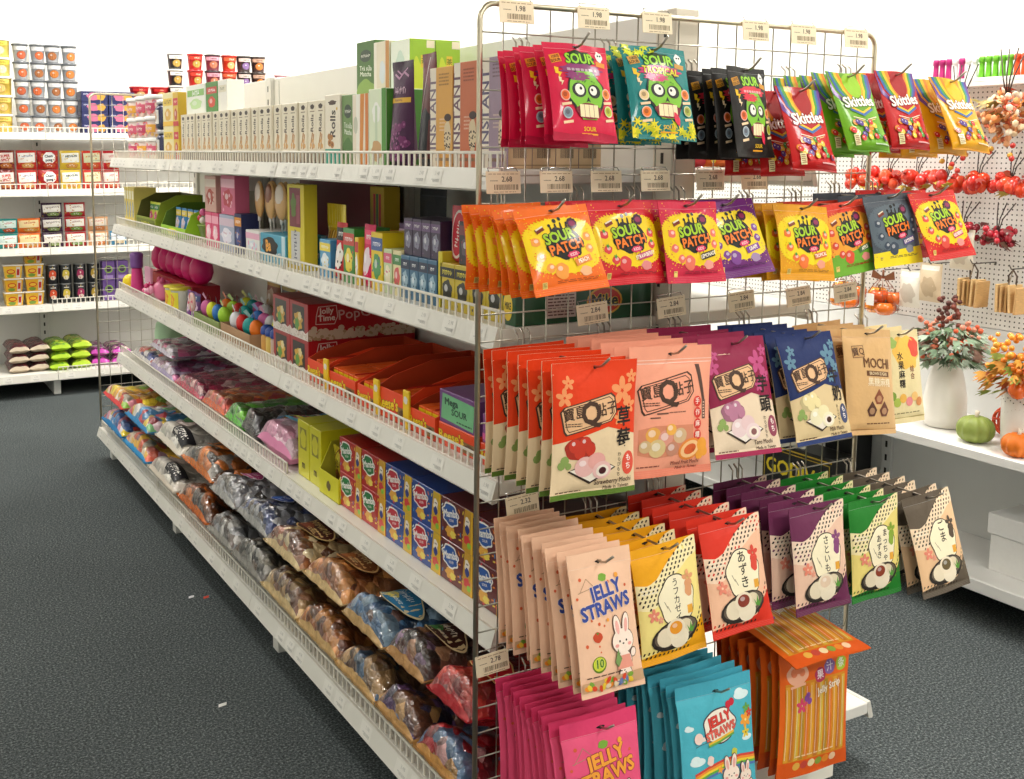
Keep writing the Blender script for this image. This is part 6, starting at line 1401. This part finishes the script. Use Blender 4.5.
# bags on the base
for c,(x,y,pal,rim,nm,n) in enumerate(((-.165,5.07,('6A1E2A','4A141E','8A2A36','7A2430'),'C8B8A0','maroon bean',3),(-.055,5.08,('6A1E2A','4A141E','8A2A36','5A1C26'),'C8B8A0','maroon bean',3),(.06,5.05,('8AC01E','5A9A1E','C8D83C','A8D02A'),'A8CC2A','bright green',3),(.182,5.07,('9ACC2A','C8D83C','6AA81E','E0E04A'),'B0D030','bright green',3),(.30,5.10,('9A2A8A','C83AA8','E8D8E0','6A1E5A'),'C84AB0','magenta',2),(.415,5.08,('A82A98','D848B8','4A1A3A','F0E0C8'),'C84AB0','magenta',2))):
    m=lumpbag(.30,.114,.05,pal,None,seed=100+c,rim=(rim,),cell=.02,lump=.004,mat='film',nx=30,ny=18)
    for k in range(n): put('dry_goods_bag',m,(x,y+.05+.006*k,E_+.056*k),f'{nm} bag, {["bottom","middle","top"][k] if n==3 else ["lower","upper"][k]} of the {nth(c)} pile on the lowest wall shelf','bag','bags on the lowest wall shelf',PI/2+R(q.uniform(-4,4)))
# ---- the run of shelves and pegboard along the right wall
def pegmat():
    m=bpy.data.materials.new('pegboard'); m.use_nodes=True; nt=m.node_tree; N=nt.nodes; L=nt.links; p=N['Principled BSDF']
    tc=N.new('ShaderNodeTexCoord'); sx=N.new('ShaderNodeSeparateXYZ'); L.new(tc.outputs['Object'],sx.inputs[0])
    def ma(op,a,b=None):
        n=N.new('ShaderNodeMath'); n.operation=op
        for i,v in enumerate((a,b)):
            if v is None: continue
            if isinstance(v,(int,float)): n.inputs[i].default_value=v
            else: L.new(v,n.inputs[i])
        return n.outputs[0]
    def cell(o): return ma('SUBTRACT',ma('FRACT',ma('MULTIPLY',o,1/.0165)),.5)
    u,v=cell(sx.outputs['Y']),cell(sx.outputs['Z'])
    d=ma('SQRT',ma('ADD',ma('MULTIPLY',u,u),ma('MULTIPLY',v,v))); h=ma('LESS_THAN',d,.17)
    mx=N.new('ShaderNodeMix'); mx.data_type='RGBA'; mx.inputs['A'].default_value=lin('ECEBE6'); mx.inputs['B'].default_value=lin('4A4844'); L.new(h,mx.inputs['Factor']); L.new(mx.outputs['Result'],p.inputs['Base Color'])
    p.inputs['Roughness'].default_value=.5; MATS['pegboard']=m
pegmat()
rs_=empty('pegboard_shelving',(0,0,0)); tag(rs_,'white pegboard and shelf unit with autumn decorations along the right-hand wall','pegboard shelving')
g=G(); cbox(g,(2.30,-1.4,.1),(2.33,3.4,.85),'E4E6E4','white_metal',.002); mk('back_panel',g,rs_)
g=G(); cbox(g,(2.30,-1.4,.852),(2.318,3.4,1.685),'ECEBE6','pegboard',.001); mk('pegboard',g,rs_)
g=G(); cbox(g,(2.225,-1.4,1.64),(2.2995,3.4,1.655),'F4F3EF','white_metal',.002); cbox(g,(2.225,-1.4,1.655),(2.231,3.4,1.668),'F4F3EF','white_metal',.001); mk('top_ledge',g,rs_)
for y0,y1 in((-1.38,-.20),(-.20,.94),(.94,2.08),(2.08,3.38)):
    g=G(); cbox(g,(1.90,y0+.002,.522),(2.2995,y1-.002,.55),'F6F5F1','white_metal',.002); mk('shelf',g,rs_)
    g=G(); cbox(g,(1.95,y0+.002,.1),(2.2995,y1-.002,.14),'F6F5F1','white_metal',.003); mk('base_shelf',g,rs_)
for y in(-.20,.94,2.08):
    g=G(); cbox(g,(2.285,y-.02,0),(2.2995,y+.02,.52),'D8DAD8','white_metal',.001)
    for k in range(9): cbox(g,(2.284,y-.0045,.06+.05*k),(2.2855,y+.0045,.083+.05*k),'262624','plastic',.0002)
    mk('upright',g,rs_)
    g=G(); cbox(g,(1.99,y-.02,0),(2.28,y+.02,.099),'E2E1DB','white_metal',.002); mk('foot',g,rs_)
ZS,ZB=.5506,.1406
# cartons under the shelf
put('black_carton',box_mesh(.1,.13,.36,'17181A',None,name='carton'),(2.225,1.06,ZB),'tall black carton under the pegboard shelf, past the slotted upright','carton')
p=Pr(32,20,'121212'); p.rect(0,18.6,32,.5,'C8A82A').text('GODIVA',-.5,11.4,7.4,'E0C82A',0,.025,None,.98).lines(0,4.5,24,2.4,2,'B8982A',3).outl([(-15,1.4),(15,1.4),(15,17.4),(-15,17.4)],.3,'C8A82A')
put('chocolate_case',box_mesh(.12,.33,.21,'141414',p,None,m='card_gloss',name='carton'),(2.06,1.10,ZB),'black chocolate carton with gold lettering on the bottom board under the pegboard','carton')
o=empty('white_gift_box',(2.165,.19,ZB)); tag(o,'large white lidded box on the bottom board of the pegboard unit','box')
g=G(); cbox(g,(-.105,-.17,0),(.105,.17,.135),'F2F1ED','card',.002); mk('box_body',g,o)
g=G(); cbox(g,(-.112,-.177,.118),(.112,.177,.182),'F6F5F2','card',.002); mk('lid',g,o)
# glow wands on the ledge
WC={'m':('B0266E','magenta'),'w':('EDEDE9','white'),'g':('6AB42A','green'),'o':('E0501E','orange-red')}
for i,k in enumerate('mmmwmwwgggggooog'[:15]):
    c,nm=WC[k]; y=.805-.0245*i
    g=G(); lathe(g,[(.0095,0),(.0105,.004),(.0095,.03),(.0085,.05),(.0085,.062),(.0105,.064),(.0105,.078),(.009,.082)],c,'plastic',14)
    o=mk('bubble_wand',g); o.location=(2.262,y,1.6556); tag(o,f'{nm} bubble wand on the ledge above the pegboard, {nth(i)} from the gondola side','bubble wand','bubble wands on the ledge')
def leafpoly(g,p,s,rz,tilt,c):
    v=T([(0,0,0),(.4,.28,.04),(1,.34,.0),(.72,.1,.03),(1.25,0,-.05),(.72,-.1,.03),(1,-.34,0),(.4,-.28,.04)],p,(tilt,R(20),rz),(s,s,s)); g.add(v,[[0,1,2,3],[0,3,4,5],[0,5,6,7]],c,'leaf',True)
def pegw(y,z,nm,x1=2.18):
    g=G(); tube(g,[(2.2995,y,z-.01),(2.2995,y,z),(2.2985,y,z),(x1,y,z),(x1-.012,y,z+.014)],.002,'5A5652','steel',6); return tag(mk('peg_hook',g),f'dark wire pegboard hook holding {nm}'[:100],'peg hook','pegboard hooks')
q=random.Random(21)
def floret_bunch(i,y,z,lab):
    o=empty('dried_flower_bunch',(2.19,y,z)); tag(o,lab,'artificial flowers')
    g=G()
    for k in range(150):
        a,b,r=q.random()*6.28,math.acos(1-2*q.random()),.075*q.random()**.4
        p=(r*math.sin(b)*math.cos(a)*.8,r*math.sin(b)*math.sin(a),r*math.cos(b)*1.15)
        ball(g,p,.0125,('E8C8A0','F0DCC0','D88A4A','C8603A','E8A878','B87848')[k%6],'leaf',6,4,(1,.9,.25),(q.random()*3,q.random()*3,q.random()*3))
    mk('florets',g,o)
    g=G()
    for k in range(14): leafpoly(g,(q.uniform(-.03,.02),q.uniform(-.08,.08),q.uniform(-.02,.1)),.05,q.random()*6,q.uniform(-1,1),('E08A3A','D8502A','F0A85A','8A7A3A')[k%4])
    mk('leaves',g,o)
    g=G()
    for k in range(4): tube(g,[(.0,.0,.05),(.0,.012*(k-1.5),.12),(.02,.03*(k-1.5),.21)],.0022,'3A2A22','leaf',5)
    mk('twigs',g,o)
    g=G()
    for k in range(5): ball(g,(-.02,q.uniform(-.05,.04),-.09-.01*k),.009,('C8342A','D8A03A')[k%2],'berry',8,6)
    mk('berries',g,o)
floret_bunch(0,.655,1.50,'cream and orange dried flower bunch on the pegboard, whole in view beside the yellow pouches')
floret_bunch(1,.49,1.54,'cream and orange dried flower bunch on the pegboard, cut off by the photo edge')
def berry_bunch(y,z,n,r,cols,leafc,lab,grp,name='berry_garland',sx=.05,sz=.04):
    o=empty(name,(2.20,y,z)); tag(o,lab,'berry garland',grp)
    g=G()
    for k in range(n): ball(g,(q.uniform(-.03,.03),q.uniform(-sx,sx)*.9,q.uniform(-sz,sz)*.8),r*q.uniform(.8,1.2),cols[k%len(cols)],'berry',9,6,(1,1,q.uniform(.9,1.25)))
    mk('berries',g,o)
    g=G()
    for k in range(9): leafpoly(g,(q.uniform(-.03,.03),q.uniform(-sx,sx),sz*q.uniform(-1,1.2)),.04,q.random()*6,q.uniform(-1,1),leafc[k%len(leafc)])
    mk('leaves',g,o)
    g=G(); 
    for k in range(3): tube(g,[(0,0,0),(.01,.01*(k-1),sz+.02),(.04,.03*(k-1),sz+.07)],.002,'3A2A26','leaf',5)
    mk('twigs',g,o)
for i in range(6): berry_bunch(1.04-.115*i,1.335,15,.019,('D8321E','E8502A','C82418','E0421E'),('B8A03A','8A2A1E','C8B04A','A8401E'),f'shiny red-orange berry garland bunch, {nth(i)} along the upper pegboard row','red-orange berry bunches',sx=.048,sz=.03)
for i in range(5): berry_bunch(1.0-.125*i,1.165,30,.0105,('A8142A','C01C30','8A1024'),('6A2A2A','5A3A2A'),f'dark red small berry bunch, {nth(i)} along the lower pegboard row','dark red berry bunches',sx=.05,sz=.035)
def tag_bundle(y,z,lab):
    o=empty('wooden_tag_bundle',(2.19,y,z)); tag(o,lab,'wooden tags','wooden tag bundles')
    for k in range(5):
        g=G(); cbox(g,(-.03,-.036+.016*k,0),(.03,-.028+.016*k,.085+.004*math.sin(k*2)),('C8A068','D8B47C','A88048')[k%3],'wood',.0015); s=mk('wood_slice',g,o); s.rotation_euler=(R(q.uniform(-4,4)),0,R(q.uniform(-9,9)))
    g=G(); tube(g,[(0,-.012,.085),(0,-.014,.115),(0,0,.135),(0,.014,.115),(0,.012,.085)],.003,'4A3A2E','net',6); tube(g,[(-.02,0,.088),(0,0,.135)],.002,'8A7A66','net',5); mk('cord',g,o)
for i,(y,z) in enumerate(((.565,.935),(.43,.93))): tag_bundle(y,z,f'bundle of pale wooden tags on a cord, {["nearer the flower vase","at the photo edge"][i]}'); pegw(y,z+.137,f'wooden tag bundle {["above the white vase","at the photo edge"][i]}')
def netbag(y,z,lab):
    o=empty('pumpkin_net_bag',(2.17,y,z)); tag(o,lab,'net bag','net bags of mini pumpkins')
    for k,(a,b,c) in enumerate(((-.02,-.03,.035),(.0,.03,.035),(-.015,.0,.075),(.02,-.035,.07),(.015,.03,.08),(.03,0,.03))):
        g=G(); lathe(g,[(.002,-.02),(.02,-.022),(.032,-.008),(.032,.008),(.02,.02),(.004,.018)],('E0701E','E88A2A','C8501A','D86A2A','F0A03A','B84A1E')[k],'berry',16,(a,b,c),(0,0,0),rib=.12,nrib=8); tube(g,[(a,b,c+.016),(a+.004,b,c+.03)],.003,'5A4A2A','leaf',5); mk('mini_pumpkin',g,o)
    g=G()
    for k in range(10):
        t=2*PI*k/10; tube(g,[(.05*math.cos(t),.058*math.sin(t),.02),(.055*math.cos(t),.066*math.sin(t),.06),(.03*math.cos(t),.035*math.sin(t),.11),(.004*math.cos(t),.004*math.sin(t),.14)],.0009,'8A4A2A','net',4)
    for k in range(4): tube(g,[((.055-.008*k)*math.cos(t*.314),(.066-.01*k)*math.sin(t*.314),.03+.025*k) for t in range(21)],.0009,'8A4A2A','net',4)
    tube(g,[(0,0,.135),(0,0,.165)],.004,'7A4A2E','net',6); mk('netting',g,o)
    g=G(); 
    for s in(-1,1): g.add(T([(0,0,.14),(0,s*.045,.165),(0,s*.05,.135),(0,s*.012,.13)]),[[0,1,2,3]],'7A4A2E','film_soft')
    mk('ribbon_bow',g,o)
    g=G(); cbox(g,(-.0615,-.016,.045),(-.0600,.016,.085),'F0EFEA','paper',.0003); mk('paper_label',g,o)
netbag(.90,.855,'net bag of orange mini pumpkins with white label, hanging on the pegboard'); netbag(1.06,.86,'net bag of orange mini pumpkins half hidden behind the grey gummy bags')
pegw(.90,1.02,'the labelled pumpkin net bag'); pegw(1.06,1.025,'the half hidden pumpkin net bag')
# clear packs of small parts
for i,(y,z,c,nm) in enumerate(((.80,.90,'ECE6D8','white'),(.72,.93,'DCC8A8','beige'),(.61,1.05,'E4DAC6','cream'))):
    m=pouch(.085,.13,.03,Pr(8.5,13,c).blob(0,5,3,3.4,mix(c,'8A6A48',.35),.15,6,3).rect(0,11.4,7,1.6,mix(c,'FFFFFF',.5)),'film',i+40,.12,.06,gus=False)
    o=put('craft_pack',m,(2.185,y,z),f'{nm} translucent craft pack hanging on the pegboard near the wooden tags','pack'); pegw(y,z+.128,f'the {nm} craft pack')
# vases, flowers, pumpkins on the shelf
o=empty('white_vase',(2.085,.565,ZS)); tag(o,'tall plain white ceramic vase holding green and coral flowers','vase')
g=G(); lathe(g,[(.055,0),(.062,.004),(.067,.03),(.066,.09),(.056,.15),(.046,.185),(.045,.205),(.047,.212),(.043,.212),(.041,.2),(.041,.12)],'F2EEE4','ceramic',36); mk('vase_body',g,o)
o=empty('white_vase',(2.02,.262,ZS)); tag(o,'white ceramic vase with pierced rim holding orange flowers at the photo edge','vase')
g=G(); lathe(g,[(.046,0),(.05,.004),(.054,.08),(.056,.165),(.058,.178),(.055,.178),(.052,.165),(.05,.1)],'F0ECE2','ceramic',36)
p=Pr(36,18); p.dots([(-17+.9*k,16.2-.6*(k%3),.22) for k in range(38)],'6A6258',7).dots([(-17+1.1*k,12.5+.8*math.sin(k*.8),.15) for k in range(30)],'D8D2C6',6); cyl_art(g,p,.0562,0,'ceramic',PI); mk('vase_body',g,o)
def bouquet(loc,lab,leafc,parts,spread,hgt,n_leaf,seed):
    q=random.Random(seed); o=empty('flower_bouquet',loc); tag(o,lab,'artificial flowers')
    g=G()
    for k in range(7): a=k*.9; tube(g,[(0,0,-.14),(.012*math.cos(a),.012*math.sin(a),0),(spread*.6*math.cos(a),spread*.6*math.sin(a),hgt*.6)],.0025,'5A6A3A','leaf',5)
    mk('stems',g,o); g=G()
    for k in range(n_leaf):
        a=q.random()*6.28; r=spread*q.random()**.6; z=hgt*(.05+.8*q.random())*(1-.3*r/spread)
        leafpoly(g,(r*math.cos(a),r*math.sin(a),z),.04,a+q.uniform(-.6,.6),q.uniform(-1.2,1.2),leafc[k%len(leafc)])
    mk('foliage',g,o)
    for nm,c,n,rr,zz,sp_ in parts:
        g=G()
        for k in range(n):
            a=q.random()*6.28; r=spread*sp_*(.35+.65*q.random()); ball(g,(r*math.cos(a),r*math.sin(a),hgt*(zz[0]+(zz[1]-zz[0])*q.random())),rr*q.uniform(.8,1.15),c[k%len(c)],'berry' if 'berr' in nm or 'fruit' in nm else 'leaf',9,6)
        mk(nm,g,o)
    return o
bouquet((2.085,.565,ZS+.205),'green and coral flower bouquet standing in the tall plain vase',('7E967A','94A88C','627C5A','A4B4A0','8A6A5A'),[('blossoms',('E07A5A','D8603A','E89A80'),80,.0085,(.1,.85),1.0),('seed_heads',('7A3A2A','5A2E26'),30,.008,(.7,1.25),.4)],.1,.17,260,5)
o=bouquet((2.02,.262,ZS+.172),'orange berry and autumn leaf bouquet standing in the pierced-rim vase',('C8882A','8A9A3A','B85A1E','D89A3A'),[('berries',('F0982A','E8801E','F4A83A'),140,.0088,(.3,.95),1.0),('fruits',('E85A1A','F06A1E'),5,.032,(.0,.25),1.05)],.10,.17,130,6)
def pumpkin(loc,r,c,lab,stemc,sz=.8):
    o=empty('pumpkin',loc); tag(o,lab,'pumpkin')
    g=G(); lathe(g,[(.006,.02*r/.05)]+[(r*math.sin(PI*(.12+.8*i/10))**.8,r*sz*(1-math.cos(PI*(.12+.8*i/10)))*.98-.0*r) for i in range(11)]+[(.004,r*sz*1.86)],c,'card',48,(0,0,-r*sz*.055),rib=.2,nrib=10,cap=False); mk('pumpkin_body',g,o)
    g=G(); tube(g,[(0,0,r*sz*1.72),(.003,.0,r*sz*2.0),(.008,.002,r*sz*2.2)],[r*.13,r*.11,r*.14],stemc,'leaf',8); mk('stem',g,o)
pumpkin((1.99,.385,ZS),.053,'8E9E4A','small green ceramic pumpkin with a pale stem between the two vases','E8DCC8')
pumpkin((1.955,.222,ZS),  .045,'E07414','small orange pumpkin in front of the pierced-rim vase at the photo edge','E8DCC8')
o=empty('rattan_ball',(2.13,.37,ZS)); tag(o,'red-orange woven rattan ball behind the green pumpkin','rattan ball')
g=G()
for k in range(14):
    from mathutils import Euler
    M=Euler((q.random()*3,q.random()*3,q.random()*3)).to_matrix(); tube(g,[tuple(M@Vector((.046*math.cos(t*.2618),.046*math.sin(t*.2618),0))+Vector((0,0,.05))) for t in range(25)],.0032,('C8421E','D8582A','B8361A')[k%3],'wood',6,False)
mk('rattan_weave',g,o)
# litter on the carpet
for x,y,c,nm,s_ in((-.10,1.647,'D8D8DC','white',1),(-.059,1.622,'C8402A','red',1),(-.22,.93,'D8D8D4','pale grey',1.2)):
    g=G(); v=[(0,0,.0006),(.018*s_,.003,.001),(.021*s_,.012,.004),(.004,.013,.0022),(.01,.007,.005)]
    g.add(v,[[0,1,4],[1,2,4],[2,3,4],[3,0,4]],c,'paper',True); g.add(v,[[0,3,2,1]],c,'paper')
    o=mk('paper_scrap',g); o.location=(x,y,.0004); tag(o,f'tiny {nm} scrap of wrapper lying on the grey carpet','scrap')
LAMPS=[(x,y,p) for x,y,p in((-2.6,-2.2,10),(-.9,-3.0,24),(.7,-2.9,38),(1.8,-1.4,27),(-2.2,.2,7),(-.6,1.0,9),(1.75,.6,36),(-2.2,2.6,9),(-.6,3.2,17),(1.75,2.6,28),(-1.6,4.6,20),(.2,4.5,26),(1.6,4.6,34))]
EXPO=.3
# ================================================================ light and camera
w=bpy.data.worlds.new('world'); SC.world=w; w.use_nodes=True
w.node_tree.nodes['Background'].inputs[0].default_value=(1,1,1,1); w.node_tree.nodes['Background'].inputs[1].default_value=.0
def lamp(x,y,sx,sy,power,colr=(1,.955,.9)):
    l=bpy.data.lights.new('ceiling_lamp','AREA'); l.shape='RECTANGLE'; l.size=sx; l.size_y=sy; l.energy=power; l.color=colr
    o=bpy.data.objects.new('ceiling_lamp',l); COL.objects.link(o); o.location=(x,y,ZC-.02)
    g=G(); cbox(g,(-sx/2-.03,-sy/2-.03,.0),(sx/2+.03,sy/2+.03,.019),'F0F0EC','plastic',.002)
    f=mk('ceiling_light_frame',g); f.location=(x,y,ZC-.0195); f['kind']='structure'; f.name='ceiling_trim'
for x,y,p in LAMPS: lamp(x,y,.42,.42,p)
cam=bpy.data.cameras.new('camera'); co=bpy.data.objects.new('camera',cam); COL.objects.link(co); SC.camera=co
f,px,py,yaw,pit,rol,cx,cy=1083.7218,453.8012,287.8952,.5076,.1239,.0042,-.9752,-1.6639
fw=Vector((math.sin(yaw)*math.cos(pit),math.cos(yaw)*math.cos(pit),-math.sin(pit))); rt=Vector((math.cos(yaw),-math.sin(yaw),0)); up=rt.cross(fw)
r2=math.cos(rol)*rt+math.sin(rol)*up; u2=-math.sin(rol)*rt+math.cos(rol)*up
co.matrix_world=Matrix(((r2.x,u2.x,-fw.x,cx),(r2.y,u2.y,-fw.y,cy),(r2.z,u2.z,-fw.z,1.42),(0,0,0,1)))
cam.sensor_fit='HORIZONTAL'; cam.sensor_width=36; cam.lens=f/1024*36
cam.shift_x=(512-px)/1024; cam.shift_y=-(389.5-py)/1024; cam.clip_start=.02; cam.clip_end=60
SC.view_settings.view_transform='Standard'; SC.view_settings.look='None'; SC.view_settings.gamma=1; SC.view_settings.use_curve_mapping=False
SC.view_settings.exposure=EXPO
for o in list(_tmp.collection.objects): bpy.data.objects.remove(o)
bpy.data.scenes.remove(_tmp)
for m in list(bpy.data.meshes):
    if m.users==0: bpy.data.meshes.remove(m)
